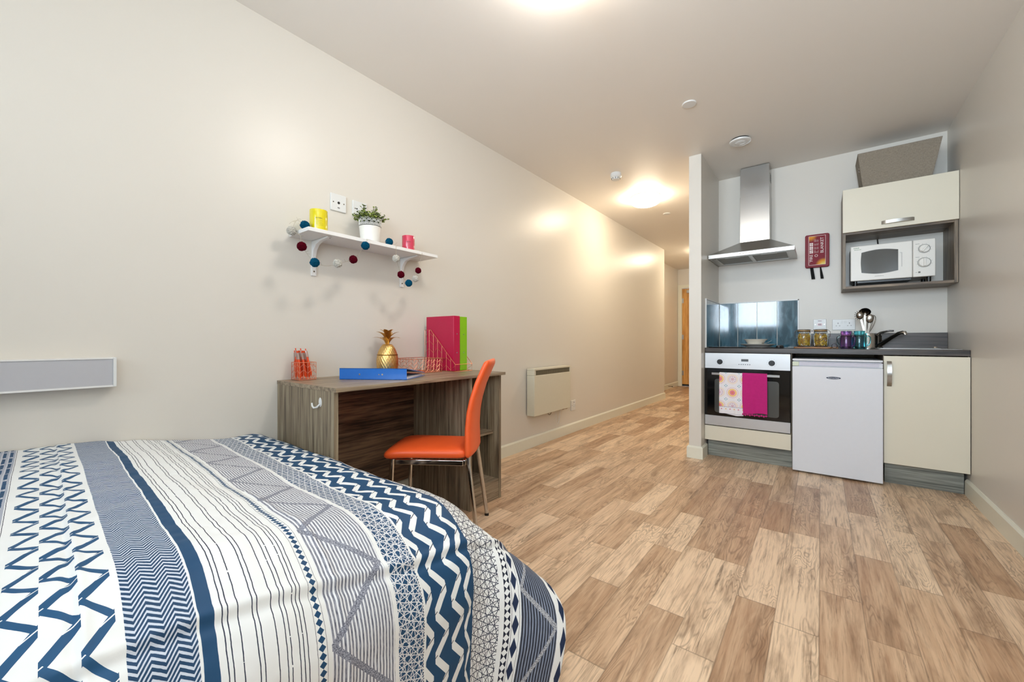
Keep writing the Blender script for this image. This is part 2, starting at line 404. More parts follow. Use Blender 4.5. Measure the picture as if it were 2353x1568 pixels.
# ------------------------------------------------------------------ left wall: light box, plates, heater
t = thing('wall_light_box', 'long pale grey aluminium light box on the wall above the bed', 'wall light', (0, -0.4, 0.80))
B().prism([(0.0, 0.902), (0.05, 0.902), (0.05, 0.806), (0.042, 0.803), (0.0, 0.803)], 1, -1.15, 0.272).build('housing', plain('pale_grey_aluminium', (188, 187, 191), 0.45, 0.0, 0.01), t)
B().box(0.0, 0.0525, -1.15, 0.272, 0.902, 0.906).box(0.05, 0.0525, -1.15, 0.272, 0.801, 0.807).build('edge_trim', M_whitem, t)
B().box(0.0, 0.054, 0.272, 0.281, 0.801, 0.907).build('end_cap', M_white, t, bevel=0.001)
def plate(name, label, cat, ax, c, w, h, fn, group=None, screws=True):
    """wall plate: ax 'L' on the left wall (normal +X), 'K' on the kitchen wall (normal -Y)"""
    t = thing(name, label, cat, c, group=group)
    def P(u, v, d):  # u along the wall, v up, d out of the wall
        return (c[0] + d, c[1] + u, c[2] + v) if ax == 'L' else (c[0] + u, c[1] - d, c[2] + v)
    def bx(b, u0, u1, v0, v1, d0, d1):
        p, q = P(u0, v0, d0), P(u1, v1, d1)
        return b.box(min(p[0], q[0]), max(p[0], q[0]), min(p[1], q[1]), max(p[1], q[1]), p[2], q[2])
    bx(B(), -w / 2, w / 2, -h / 2, h / 2, 0, 0.009).build('face_plate', M_white, t, bevel=0.0025)
    if screws:
        for s_ in (-1, 1):
            u = s_ * (0.030 if w < 0.1 else 0.060)
            B().cyl(P(u, 0, 0.0085), P(u, 0, 0.0098), 0.0035, seg=10).build('screw', M_steelwire, t)
    fn(t, P, bx)
    return t
def f_aerial(t, P, bx):
    B().cyl(P(0, 0, 0.0085), P(0, 0, 0.0105), 0.0068, seg=16).build('socket_hole', M_black, t)
    bx(B(), -0.006, 0.006, -0.030, -0.024, 0.0085, 0.0098).build('mark', plain('grey_mark', (130, 130, 130)), t)
plate('aerial_socket', 'white square aerial socket with one round hole, above the wall shelf', 'socket', 'L', (0, 1.157, 1.7195), 0.089, 0.092, f_aerial, 'plates above the shelf')
def f_switch(t, P, bx):
    bx(B(), -0.012, 0.012, -0.016, 0.006, 0.0085, 0.013).build('rocker', M_white, t, bevel=0.001)
    B().cyl(P(-0.02, 0.0, 0.0085), P(-0.02, 0.0, 0.0105), 0.004, seg=10).build('socket_hole', M_black, t)
plate('wall_socket', 'white square socket half hidden behind the potted plant', 'socket', 'L', (0, 1.285, 1.716), 0.089, 0.088, f_switch, 'plates above the shelf')
def f_spur(t, P, bx):
    bx(B(), 0.004, 0.02, -0.018, 0.012, 0.0085, 0.014).build('rocker', M_white, t, bevel=0.001)
    bx(B(), 0.006, 0.014, 0.026, 0.033, 0.0085, 0.0105).build('neon', M_black, t)
plate('fused_switch', 'small white heater switch on the wall low beside the panel heater', 'switch', 'L', (0, 3.775, 0.285), 0.095, 0.105, f_spur)

t = thing('panel_heater', 'cream electric panel heater with a grille on the left wall', 'heater', (0, 3.30, 0.30))
M_heat = plain('cream_heater_enamel', (214, 208, 188), 0.4, var=0.01)
hy0, hy1, hz0, hz1, hx = 2.918, 3.565, 0.298, 0.722, 0.092
B().box(0.012, hx, hy0, hy1, hz0, hz1 - 0.062).box(0.012, hx, hy0, hy0 + 0.028, hz1 - 0.062, hz1 - 0.018).box(0.012, hx, hy1 - 0.014, hy1, hz1 - 0.062, hz1 - 0.018).box(0.012, hx, hy0, hy1, hz1 - 0.018, hz1).build('casing', M_heat, t, bevel=0.004)
B().box(0.0, 0.012, hy0 + 0.02, hy1 - 0.02, hz0 + 0.01, hz1 - 0.01).build('back_plate', M_dark, t)
b = B(); k = hy0 + 0.034
while k < hy1 - 0.018: b.box(0.055, hx - 0.004, k, k + 0.0035, hz1 - 0.062, hz1 - 0.018); k += 0.0095
b.box(0.05, 0.055, hy0 + 0.028, hy1 - 0.014, hz1 - 0.062, hz1 - 0.018)
b.build('grille', plain('grille_metal', (150, 142, 120), 0.35, 0.6), t)
def arc(p0, p1, sag, n=12):
    p0, p1 = Vector(p0), Vector(p1)
    return [p0.lerp(p1, i / n) - Vector((0, 0, sag * math.sin(PI * i / n))) for i in range(n + 1)]
B().tube(arc((0.045, 3.20, 0.300), (0.045, 3.29, 0.300), 0.035), 0.0028, 6).build('loop', plain('dark_cord', (70, 60, 40)), t)
B().tube(arc((0.03, 3.37, 0.300), (0.012, 3.50, 0.296), 0.155), 0.0026, 6).build('cable', M_white, t)
for q in (3.47, 3.53): B().box(0.02, 0.06, q, q + 0.03, 0.284, 0.298).build('control', plain('brown_control', (120, 84, 48)), t)

# ------------------------------------------------------------------ wall shelf and the things on it
SZ0, SZ1, SX = 1.485, 1.503, 0.196
t = thing('wall_shelf', 'white wall shelf on two curved brackets above the desk', 'shelf', (0, 1.30, SZ0))
B().box(0, SX, 0.905, 1.702, SZ0, SZ1).build('board', M_whitem, t, bevel=0.001)
for y in (1.024, 1.577):
    br = B()
    side = [(0.0, 1.4845), (0.0, 1.305), (0.006, 1.305), (0.009, 1.40), (0.02, 1.437), (0.045, 1.462), (0.085, 1.474), (0.165, 1.480), (0.165, 1.4845)]
    br.prism(side, 1, y - 0.010, y + 0.010)
    br.box(0.0, 0.006, y - 0.014, y + 0.014, 1.305, 1.40).box(0.09, 0.165, y - 0.012, y + 0.012, 1.481, 1.4845)
    bo = br.build('bracket', M_whitem, t, bevel=0.0015)
    for (xx, zz) in ((0.0, 1.328), (0.0, 1.385)):
        B().cyl((0.0055, y, zz), (0.0075, y, zz), 0.0045, seg=10).build('screw', M_steelwire, bo)
    for xx in (0.105, 0.155):
        B().cyl((xx, y + 0.006, 1.4812), (xx, y + 0.006, 1.479), 0.0042, seg=10).build('screw', M_steelwire, bo)
def candle(name, label, x, y, r, h, rgb, group):
    t = thing(name, label, 'candle', (x, y, SZ1), group=group)
    prof = [(0, 0), (r * 0.97, 0.0), (r, 0.004), (r, h - 0.005), (r * 0.985, h - 0.001), (r * 0.9, h), (r * 0.86, h - 0.012), (0, h - 0.014)]
    m = plain(name + '_wax_glass', rgb, 0.13, var=0.02, scale=8, Coat_Weight=0.6)
    B().lathe(prof, (x, y, SZ1)).build('jar', m, t)
    B().cyl((x, y, SZ1 + h - 0.015), (x + 0.002, y, SZ1 + h - 0.004), 0.001, seg=6).build('wick', M_dark, t)
    # printed lettering, a few lines of small dashes following the curve, facing the room
    a0 = math.atan2(-y, 2.09 - x); b = B(); rr = r + 0.0003
    def dash(u, z, w, hh):
        a = a0 + u / rr
        for q in range(3):
            a1, a2 = a + (w / rr) * q / 3, a + (w / rr) * (q + 1) / 3
            b.add([(x + rr * math.cos(a1), y + rr * math.sin(a1), z), (x + rr * math.cos(a2), y + rr * math.sin(a2), z), (x + rr * math.cos(a2), y + rr * math.sin(a2), z + hh), (x + rr * math.cos(a1), y + rr * math.sin(a1), z + hh)], [(0, 1, 2, 3)])
    u = -0.014
    rnd = random.Random(3)
    while u < 0.016: w = rnd.uniform(0.0015, 0.0035); dash(u, SZ1 + h * 0.56, w, rnd.uniform(0.004, 0.008)); u += w + 0.0014
    for row in range(4):
        u = -0.012
        while u < 0.016: w = rnd.uniform(0.002, 0.005); dash(u, SZ1 + h * (0.48 - 0.07 * row), w, 0.0013); u += w + 0.0012
    b.build('lettering', plain(name + '_print', tuple(int(c * 0.62) for c in rgb), 0.4), t)
    return t
candle('yellow_candle', 'yellow jar candle at the left end of the wall shelf', 0.112, 0.995, 0.0415, 0.112, (226, 208, 20), 'jar candles on the shelf')
candle('pink_candle', 'small raspberry pink jar candle near the right end of the shelf', 0.105, 1.548, 0.0375, 0.100, (206, 62, 88), 'jar candles on the shelf')
# plant in a lace-edged pot
px_, py_ = 0.105, 1.288
t = thing('potted_plant', 'small green plant in a white lace-edged pot on the shelf', 'plant', (px_, py_, SZ1))
M_pot = plain('white_pot_enamel', (236, 234, 228), 0.35, var=0.01)
hp = 0.142
prof = [(0, 0), (0.047, 0), (0.050, 0.003), (0.0575, 0.086), (0.0590, 0.092), (0.0575, 0.094), (0.0560, 0.086), (0.0460, 0.006), (0, 0.006)]
pot = B().lathe(prof, (px_, py_, SZ1), 48).build('pot', M_pot, t)
lace = B()
def lring(z, rr, wr=0.0011, wave=0.0, nw=0):
    pts = []
    for k in range(144):
        a = 2 * PI * k / 144
        zz = z + (wave * abs(math.sin(a * nw / 2)) if nw else 0)
        pts.append((px_ + rr * math.cos(a), py_ + rr * math.sin(a), SZ1 + zz))
    lace.tube(pts, wr, 5, close=True)
def rad(z): return 0.0580 + (z - 0.092) * 0.055
for z in (0.094, 0.100): lring(z, rad(z), 0.0013)
lring(0.133, rad(0.133), 0.0014, 0.008, 14)
for k in range(14):                                    # two rows of fans
    for row, (zc, rr_, ph) in enumerate(((0.101, 0.0165, 0.0), (0.119, 0.0150, 0.5))):
        a0 = 2 * PI * (k + ph) / 14
        for q in (1.0, 0.62, 0.30):
            pts = []
            for j in range(13):
                th = PI * j / 12
                u = rr_ * q * 0.78 * math.cos(th); z = zc + rr_ * q * math.sin(th); rd = rad(z)
                pts.append((px_ + rd * math.cos(a0 + u / rd), py_ + rd * math.sin(a0 + u / rd), SZ1 + z))
            lace.tube(pts, 0.00095, 4)
        for th in (45, 90, 135):
            pts = []
            for q in (0.3, 1.0):
                u = rr_ * q * 0.78 * math.cos(R(th)); z = zc + rr_ * q * math.sin(R(th)); rd = rad(z)
                pts.append((px_ + rd * math.cos(a0 + u / rd), py_ + rd * math.sin(a0 + u / rd), SZ1 + z))
            lace.tube(pts, 0.0009, 4)
lace.build('lace_rim', M_pot, t)
B().lathe([(0, 0.08), (0.053, 0.08), (0.052, 0.118), (0, 0.122)], (px_, py_, SZ1), 24).build('inner_soil', plain('dark_moss', (34, 40, 22), 0.9), t)
mleaf, n_, p_ = newmat('plant_leaf_green'); x_, y_, z_, v_ = coords(n_)
finish(n_, p_, mix(smooth(noise(n_, v_, 70, 2), 0.38, 0.62), srgb(44, 64, 22), srgb(150, 168, 70)), 0.45)
fol = B(); stems = B(); rnd = random.Random(11)
for k in range(84):
    a = rnd.uniform(0, 2 * PI); rr_ = 0.046 * math.sqrt(rnd.random()); lean = rr_ / 0.046
    base = Vector((px_ + rr_ * 0.7 * math.cos(a), py_ + rr_ * 0.7 * math.sin(a), SZ1 + 0.118))
    d = Vector((math.cos(a) * lean * 0.95, math.sin(a) * lean * 0.95, 1.0 - 0.42 * lean)).normalized()
    L = rnd.uniform(0.058, 0.080) + (0.030 if lean < 0.4 else 0)
    pts = [base + d * L * q / 4 + Vector((0, 0, -0.012 * lean * (q / 4) ** 2)) for q in range(5)]
    stems.tube(pts, 0.0008, 4)
    for q in range(15):
        f = 0.2 + 0.8 * q / 14; p = base + d * L * f + Vector((0, 0, -0.012 * lean * f * f))
        ph = rnd.uniform(0, 2 * PI); o1 = Vector((math.cos(ph), math.sin(ph), rnd.uniform(0.1, 0.9))).normalized()
        o2 = o1.cross(d).normalized() if o1.cross(d).length > 0.01 else Vector((1, 0, 0))
        l = rnd.uniform(0.011, 0.016); w = l * 0.36; up = o1.cross(o2)
        fol.add([p, p + o1 * l * 0.45 + o2 * w + up * 0.001, p + o1 * l, p + o1 * l * 0.45 - o2 * w + up * 0.001, p + o1 * l * 0.5 - up * 0.0012], [(0, 1, 4), (1, 2, 4), (2, 3, 4), (3, 0, 4)])
fol.build('foliage', mleaf, t, angle=80); stems.build('stems', plain('stem_green', (70, 84, 34)), t)

# pompom garland draped along the shelf
t = thing('pompom_garland', 'garland of teal, burgundy and white pompoms draped along the shelf', 'garland', (SX, 1.25, SZ0))
def fuzzy(rgb, dark):
    m, n, p = newmat('pompom_wool_%d_%d_%d' % rgb); x, y, z, v = coords(n)
    f = noise(n, v, 520, 3, 0.7)
    finish(n, p, mix(smooth(f, 0.35, 0.65), srgb(*dark), srgb(*rgb)), 0.95, 0, bump=f, bstr=0.9, bdist=0.002, Specular_IOR_Level=0.1)
    return m
PM = {'teal': fuzzy((6, 104, 140), (2, 50, 78)), 'red': fuzzy((116, 4, 30), (52, 0, 14)), 'white': fuzzy((234, 230, 220), (198, 192, 180))}
pom_cache = {}
def pompom(col, p, r):
    if col not in pom_cache:
        bm = bmesh.new(); bmesh.ops.create_icosphere(bm, subdivisions=4, radius=1.0)
        rr = random.Random(len(pom_cache))
        for v in bm.verts: v.co *= 1.0 + rr.uniform(-0.14, 0.12) + 0.05 * mnoise.noise(v.co * 3)
        me = bpy.data.meshes.new('pompom'); bm.to_mesh(me); bm.free(); me.materials.append(PM[col]); pom_cache[col] = me
    o = bpy.data.objects.new('pompom', pom_cache[col]); COL.objects.link(o); o.parent = t
    o.location = Vector(p) - Vector(t.location); o.scale = (r, r, r); o['label'] = {'teal': 'teal', 'red': 'burgundy', 'white': 'white'}[col] + ' pompom'
    return o
xf = 0.212
poms = [('white', (0.085, 0.878, 1.494), .021), ('teal', (0.125, 0.922, 1.5235), .0205),
        ('red', (0.175, 0.884, 1.408), .0205), ('teal', (0.19, 0.937, 1.339), .0205), ('white', (0.19, 1.051, 1.352), .0205), ('red', (0.185, 1.138, 1.387), .020),
        ('teal', (0.221, 1.184, 1.461), .020), ('teal', (0.170, 1.365, 1.5235), .020), ('white', (0.218, 1.376, 1.426), .0195), ('red', (0.19, 1.430, 1.347), .0195),
        ('teal', (0.19, 1.484, 1.304), .0195), ('white', (0.19, 1.533, 1.335), .0185), ('red', (0.185, 1.558, 1.388), .0175)]
for c, p, r in poms: pompom(c, p, r)
def hang(a, bb, sag, n=10):
    a, bb = Vector(a), Vector(bb); return [a.lerp(bb, i / n) - Vector((0, 0, sag * 4 * (i / n) * (1 - i / n))) for i in range(n + 1)]
P = [Vector(q[1]) for q in poms]
edge1 = Vector((0.199, 0.952, 1.506))
wires = [hang((0.060, 0.902, 1.51), P[0], 0.0), hang(P[0], P[1] + Vector((-0.02, -0.01, 0.03)), -0.02), hang(P[1], (0.10, 0.86, 1.52), -0.02),
         [Vector((0.10, 0.86, 1.50)), Vector((0.16, 0.886, 1.46)), P[2]], hang(P[2], P[3], 0.004), hang(P[3], P[4], 0.014), hang(P[4], P[5], 0.002),
         hang(P[5], P[6], 0.004), [P[6], Vector((0.205, 1.205, 1.495)), Vector((0.192, 1.21, 1.5055)), Vector((0.18, 1.29, 1.5055)), P[7]],
         [P[7], Vector((0.190, 1.385, 1.5065)), Vector((0.2, 1.39, 1.50)), P[8]], hang(P[8], P[9], 0.0), hang(P[9], P[10], 0.004), hang(P[10], P[11], 0.004), hang(P[11], P[12], 0.0),
         [P[12], Vector((0.19, 1.567, 1.44)), Vector((0.199, 1.575, 1.49)), Vector((0.19, 1.58, 1.5055)), Vector((0.12, 1.62, 1.5055))]]
b = B()
for w in wires: b.tube(w, 0.0009, 5)
rnd = random.Random(5)
for w in wires:                                         # short twig ends twisted into the wire
    for k in range(2):
        p = w[rnd.randrange(1, len(w))]; q = p + Vector((rnd.uniform(-.008, .012), rnd.uniform(-.016, .016), rnd.uniform(-0.003, 0.018)))
        b.tube([p, q], 0.0007, 4)
b.build('wire', plain('fine_wire', (190, 180, 160), 0.3, 0.5), t)

# ------------------------------------------------------------------ desk
DT, DYA, DYB, DF = 0.776, 0.847, 1.944, 0.545
t = thing('desk', 'grey-brown wood-grain desk with an open shelf end on its right', 'desk', (0.27, 1.39, 0))
B().box(0.001, DF, DYA, DYB, DT - 0.018, DT).build('desk_top', M_desk_y, t, bevel=0.001)
B().box(0.001, 0.528, DYA + 0.002, DYA + 0.020, 0, DT - 0.018).build('side_panel', M_desk_v, t)
B().box(0.001, 0.520, 1.652, 1.670, 0, DT - 0.018).build('side_panel', M_desk_v, t)
B().box(0.001, 0.520, 1.912, 1.930, 0, DT - 0.018).build('side_panel', M_desk_v, t)
B().box(0.010, 0.026, DYA + 0.020, 1.652, 0.10, DT - 0.018).build('back_panel', M_desk_b, t)
B().box(0.010, 0.026, 1.670, 1.912, 0.0, DT - 0.018).build('shelf_back_panel', M_desk_v, t)
B().box(0.026, 0.470, 1.670, 1.912, 0.392, 0.410).build('shelf', M_desk_y, t)
B().box(0.026, 0.515, 1.670, 1.912, 0.100, 0.118).build('shelf', M_desk_y, t)
B().box(0.497, 0.515, 1.670, 1.912, 0.0, 0.100).build('plinth', M_desk_y, t)
hk = B().sphere((0.416, DYA + 0.002, 0.708), 0.020, 16, 10, (0.62, 0.16, 1.0))
hk.tube([(0.418, DYA - 0.001, 0.700), (0.414, DYA - 0.012, 0.688), (0.404, DYA - 0.020, 0.686), (0.396, DYA - 0.022, 0.694), (0.393, DYA - 0.022, 0.706)], [0.004, 0.0042, 0.004, 0.0036, 0.003], 8)
hk.build('stick_on_hook', M_white, t)['label'] = 'small white hook'

M_rose = plain('rose_gold_wire', (232, 156, 124), 0.30, 1.0, var=0.02)
ZD = DT + 0.0005
def chevrons(b, P, u0, u1, v0, v1, nu, nv, r):
    """fishbone wire pattern on a panel; P(u, v) gives the 3-D point"""
    du = (u1 - u0) / nu
    for i in range(nu + 1):
        if 0 < i < nu: b.tube([P(u0 + du * i, v0), P(u0 + du * i, v1)], r * 0.8, 4)
    dv = (v1 - v0) / nv
    for i in range(nu):
        for j in range(nv):
            va, vb = v0 + dv * (j + 0.1), v0 + dv * (j + 0.75)
            if i % 2: va, vb = vb, va
            b.tube([P(u0 + du * i, va), P(u0 + du * (i + 1), vb)], r * 0.7, 4)
# pen pot
t = thing('pen_pot', 'square rose gold wire pen pot full of pens on the desk', 'pen holder', (0.072, 0.942, ZD))
PX0, PX1, PY0, PY1, PZ = 0.032, 0.112, 0.902, 0.982, 0.086
b = B()
for z in (0.002, PZ): b.tube([(PX0, PY0, ZD + z), (PX1, PY0, ZD + z), (PX1, PY1, ZD + z), (PX0, PY1, ZD + z)], 0.0015, 6, close=True)
for q in ((PX0, PY0), (PX1, PY0), (PX1, PY1), (PX0, PY1)): b.tube([(q[0], q[1], ZD), (q[0], q[1], ZD + PZ)], 0.0014, 6)
for q in ((0, PY0), (0, PY1)): chevrons(b, lambda u, v, yy=q[1]: (u, yy, ZD + v), PX0, PX1, 0.002, PZ, 4, 3, 0.0012)
for xx in (PX0, PX1): chevrons(b, lambda u, v, xx=xx: (xx, u, ZD + v), PY0, PY1, 0.002, PZ, 4, 3, 0.0012)
b.build('wire_frame', M_rose, t)
B().box(PX0 + 0.001, PX1 - 0.001, PY0 + 0.001, PY1 - 0.001, ZD + 0.0005, ZD + 0.0022).build('bottom_plate', M_rose, t)
M_pen = plain('orange_pen_plastic', (226, 74, 26), 0.25, var=0.02); M_penc = plain('clear_pen_plastic', (222, 190, 178), 0.12, var=0.02, Transmission_Weight=0.5)
pens = []
for i in range(12):
    lx, ly = 0.0455 + 0.0175 * (i % 4), 0.9160 + 0.0255 * (i // 4)
    pens.append(((lx, ly), (lx - 0.004 - 0.0045 * (i % 4), ly - 0.003 - 0.005 * (i // 4))))
for i, (lo, hi) in enumerate(pens):
    p0 = Vector((lo[0], lo[1], ZD + 0.0035)); d = (Vector((hi[0], hi[1], ZD + 0.10)) - Vector((lo[0], lo[1], ZD + 0.003)))
    p0.z += 0.0002 + (0.012 if i in (1, 6, 11) else 0)
    d.normalize(); up = d.to_track_quat('Z', 'Y')
    q = bpy.data.objects.get('ballpoint_pen')
    if i == 0:
        o = B().lathe([(0, 0.0), (0.0012, 0.0), (0.0018, 0.006), (0.0045, 0.014), (0.0050, 0.04), (0.0050, 0.098), (0, 0.098)], (0, 0, 0), 10).build('ballpoint_pen', M_pen)
        c = B().lathe([(0, 0.098), (0.0050, 0.0981), (0.0050, 0.116), (0.0034, 0.130), (0, 0.1301)], (0, 0, 0), 10).build('clear_barrel', M_penc, o, local=True)
        B().lathe([(0, 0.130), (0.0026, 0.1302), (0.0026, 0.140), (0, 0.1405)], (0, 0, 0), 8).build('clicker', M_pen, o, local=True)
        B().box(0.0048, 0.0062, -0.0016, 0.0016, 0.09, 0.128).build('pocket_clip', M_penc, o, local=True)
    else: o = copy_tree(q)
    o.rotation_mode = 'QUATERNION'; o.rotation_quaternion = up @ Euler((0, 0, i * 1.3)).to_quaternion(); o.location = p0
    tag(o, 'orange click ballpoint pen standing in the rose gold wire pot', 'pen', 'orange pens in the wire pot')

# blue lever arch file lying on the desk
ang = math.atan2(0.18, 0.295)
t = thing('blue_binder', 'glossy blue lever arch file lying flat at the desk front', 'folder', (0.198, 1.056, ZD), ang)
L_, D_, S_ = 0.345, 0.270, 0.056
M_blue = plain('glossy_blue_card', (38, 112, 204), 0.16, var=0.01, Coat_Weight=0.4)
b = B()
b.box(0, L_, 0, 0.0035, 0, S_)                                                   # spine
b.add([(0, 0, 0), (L_, 0, 0), (L_, D_, 0), (0, D_, 0), (0, 0, 0.003), (L_, 0, 0.003), (L_, D_, 0.003), (0, D_, 0.003)], [(0, 1, 2, 3), (4, 7, 6, 5), (0, 4, 5, 1), (1, 5, 6, 2), (2, 6, 7, 3), (3, 7, 4, 0)])
z1, z2 = S_, 0.018
b.add([(0, 0, z1 - .003), (L_, 0, z1 - .003), (L_, D_, z2 - .003), (0, D_, z2 - .003), (0, 0, z1), (L_, 0, z1), (L_, D_, z2), (0, D_, z2)], [(0, 1, 2, 3), (4, 7, 6, 5), (0, 4, 5, 1), (1, 5, 6, 2), (2, 6, 7, 3), (3, 7, 4, 0)])
b.build('cover', M_blue, t, local=True, angle=20)
B().box(0.01, L_ - 0.012, 0.03, D_ - 0.01, 0.0032, 0.0120).build('paper', plain('white_paper', (224, 220, 214)), t, local=True)
for q in (0.11, 0.20): B().tube([(q, 0.03, 0.003), (q, 0.035, 0.036), (q, 0.065, 0.036), (q, 0.07, 0.003)], 0.0015, 6).build('ring', M_chrome, t, local=True)
for xx in (0.105, 0.205, 0.222): B().cyl((xx, 0.001, 0.026), (xx, -0.0015, 0.026), 0.0045 if xx != 0.205 else 0.003, seg=12).build('rivet', M_chrome, t, local=True)

# golden pineapple
gx, gy = 0.100, 1.403
t = thing('golden_pineapple', 'gold pineapple ornament with a lid on the desk by the wall', 'ornament', (gx, gy, ZD))
m, n, p = newmat('brushed_gold'); x, y, z, v = coords(n)
f = noise(n, v, 90, 3)
finish(n, p, mix(f, srgb(206, 160, 86), srgb(240, 206, 140)), 0.34, 1.0)
M_gold = m
BH, BR = 0.172, 0.060
def body(z0, z1, rs=1.0):
    rings = []; seg = 240; nz = 30
    for i in range(nz + 1):
        zz = z0 + (z1 - z0) * i / nz; f = zz / BH
        r = BR * (max(0.0, 1 - ((f - 0.40) / 0.66) ** 2)) ** 0.55
        r = max(r, 0.004) * rs
        ring = []
        for j in range(seg):
            a = 2 * PI * j / seg
            g = 0.0017 * (abs(math.sin(12 * (a + zz * 9))) ** 0.6 - 0.5)
            g2 = 0.0006 * (abs(math.sin(10 * (a - zz * 12))) ** 0.5 - 0.5)
            rr = r + g + g2
            ring.append((gx + rr * math.cos(a), gy + rr * math.sin(a), ZD + zz))
        rings.append(ring)
    return B().loft(rings)
body(0.0, 0.110).build('body', M_gold, t, angle=60)
body(0.1115, BH).build('lid', M_gold, t, angle=60)
B().lathe([(0, 0.108), (0.0585, 0.108), (0.0592, 0.1105), (0.0585, 0.113), (0, 0.113)], (gx, gy, ZD), 48).build('rim', plain('dark_gold', (150, 104, 44), 0.3, 1.0), t)
for k in range(15):
    lay = k // 5; a = 2 * PI * (k % 5) / 5 + lay * 0.63 + 0.2
    zb = ZD + BH - 0.004 + lay * 0.020; Ln = (0.078, 0.074, 0.066)[lay]; tilt = (0.92, 0.74, 0.50)[lay]
    rings = []
    for i in range(9):
        f = i / 8; out = 0.004 + Ln * tilt * (f ** 1.5) * 1.15; up = Ln * (f * 1.05 - (0.55 if lay == 0 else 0.3) * f ** 3)
        w = 0.0145 * math.sin(PI * min(1, 0.18 + 0.82 * f)) ** 0.7 + 0.0008
        c = Vector((gx + out * math.cos(a), gy + out * math.sin(a), zb + up)); s_ = Vector((-math.sin(a), math.cos(a), 0)); o_ = Vector((math.cos(a), math.sin(a), 0)) * 0.5 + Vector((0, 0, -0.3))
        rings.append([c - s_ * w + o_ * -0.006 * (w / .0125), c + o_ * 0.0012, c + s_ * w + o_ * -0.006 * (w / .0125), c - o_ * 0.0014])
    B().loft(rings).build('leaf', M_gold, t, angle=50)

# wire letter tray
t = thing('wire_tray', 'low rose gold wire basket tray beside the gold pineapple', 'tray', (0.13, 1.57, ZD))
TX0, TX1, TY0, TY1, TZ = 0.022, 0.235, 1.485, 1.700, 0.084
b = B(); fl = 0.012
for z, e in ((0.002, 0.0), (TZ, fl)): b.tube([(TX0, TY0 - e, ZD + z), (TX1 + e, TY0 - e, ZD + z), (TX1 + e, TY1 + e, ZD + z), (TX0, TY1 + e, ZD + z)], 0.0018, 6, close=True)
def sideP(x0, y0, x1, y1, ex, ey): return lambda u, v: (x0 + (x1 - x0) * u + ex * fl * v / TZ, y0 + (y1 - y0) * u + ey * fl * v / TZ, ZD + v)
chevrons(b, sideP(TX0, TY0, TX1, TY0, 0, -1), 0, 1, 0.002, TZ, 8, 3, 0.0013)
chevrons(b, sideP(TX0, TY1, TX1, TY1, 0, 1), 0, 1, 0.002, TZ, 8, 3, 0.0013)
chevrons(b, sideP(TX1, TY0, TX1, TY1, 1, 0), 0, 1, 0.002, TZ, 10, 3, 0.0013)
chevrons(b, sideP(TX0, TY0, TX0, TY1, 0, 0), 0, 1, 0.002, TZ, 10, 3, 0.0013)
for k in range(1, 12): b.tube([(TX0, TY0 + (TY1 - TY0) * k / 12, ZD + 0.002), (TX1, TY0 + (TY1 - TY0) * k / 12, ZD + 0.002)], 0.0012, 4)
for k in range(1, 6): b.tube([(TX0 + (TX1 - TX0) * k / 6, TY0, ZD + 0.002), (TX0 + (TX1 - TX0) * k / 6, TY1, ZD + 0.002)], 0.0012, 4)
b.build('wire_frame', M_rose, t)

# magazine rack holding two files
RX0, RX1, RY0, RY1 = 0.030, 0.310, 1.742, 1.892
t = thing('magazine_rack', 'rose gold wire magazine rack with sloping sides on the desk', 'magazine rack', (0.17, 1.80, ZD))
b = B(); low, hi_ = 0.045, 0.262
for yy in (RY0, RY1):
    b.tube([(RX0, yy, ZD + 0.002), (RX1, yy, ZD + 0.002), (RX1, yy, ZD + low), (RX0 + 0.055, yy, ZD + hi_), (RX0, yy, ZD + hi_)], 0.0019, 6, close=True)
    def topz(u): return hi_ if u < 0.055 else hi_ + (low - hi_) * (u - 0.055) / (RX1 - RX0 - 0.055)
    nn = 7
    for k in range(1, nn):
        u = (RX1 - RX0) * k / nn; b.tube([(RX0 + u, yy, ZD + 0.002), (RX0 + u, yy, ZD + topz(u))], 0.0011, 4)
    for k in range(nn):
        ua, ub = (RX1 - RX0) * k / nn, (RX1 - RX0) * (k + 1) / nn
        for j in range(5):
            za, zb = 0.01 + j * 0.052, 0.038 + j * 0.052
            if k % 2: za, zb = zb, za
            if za < topz(ua) and zb < topz(ub): b.tube([(RX0 + ua, yy, ZD + za), (RX0 + ub, yy, ZD + zb)], 0.0010, 4)
for (xx, z) in ((RX0, hi_), (RX1, low), (RX0, 0.002), (RX1, 0.002)): b.tube([(xx, RY0, ZD + z), (xx, RY1, ZD + z)], 0.0017, 5)
for k in range(1, 8): b.tube([(RX0 + (RX1 - RX0) * k / 8, RY0, ZD + 0.002), (RX0 + (RX1 - RX0) * k / 8, RY1, ZD + 0.002)], 0.0011, 4)
b.build('wire_frame', M_rose, t)
def binder(name, label, x0, x1, y0, y1, z0, z1, rgb, srgb_, rot):
    t = thing(name, label, 'folder', ((x0 + x1) / 2, (y0 + y1) / 2, z0), group='files standing in the rack')
    m = plain(name + '_card', rgb, 0.3, var=0.01)
    B().box(x0, x1 - 0.003, y0, y0 + 0.003, z0, z1).box(x0, x1 - 0.003, y1 - 0.003, y1, z0, z1).box(x1 - 0.003, x1, y0, y1, z0, z1).build('cover', m, t, bevel=0.0012)
    B().box(x0 + 0.006, x1 - 0.03, y0 + 0.006, y1 - 0.008, z0 + 0.004, z1 - 0.012).build('paper', plain('paper_block', (222, 216, 206)), t)
    for zz in (z0 + (z1 - z0) * 0.33, z0 + (z1 - z0) * 0.67):
        B().cyl((x1 - 0.0005, (y0 + y1) / 2 + 0.0, zz), (x1 + 0.0012, (y0 + y1) / 2, zz), 0.0035, seg=12).build('rivet', M_chrome, t)
    return t
zb = ZD + 0.0045
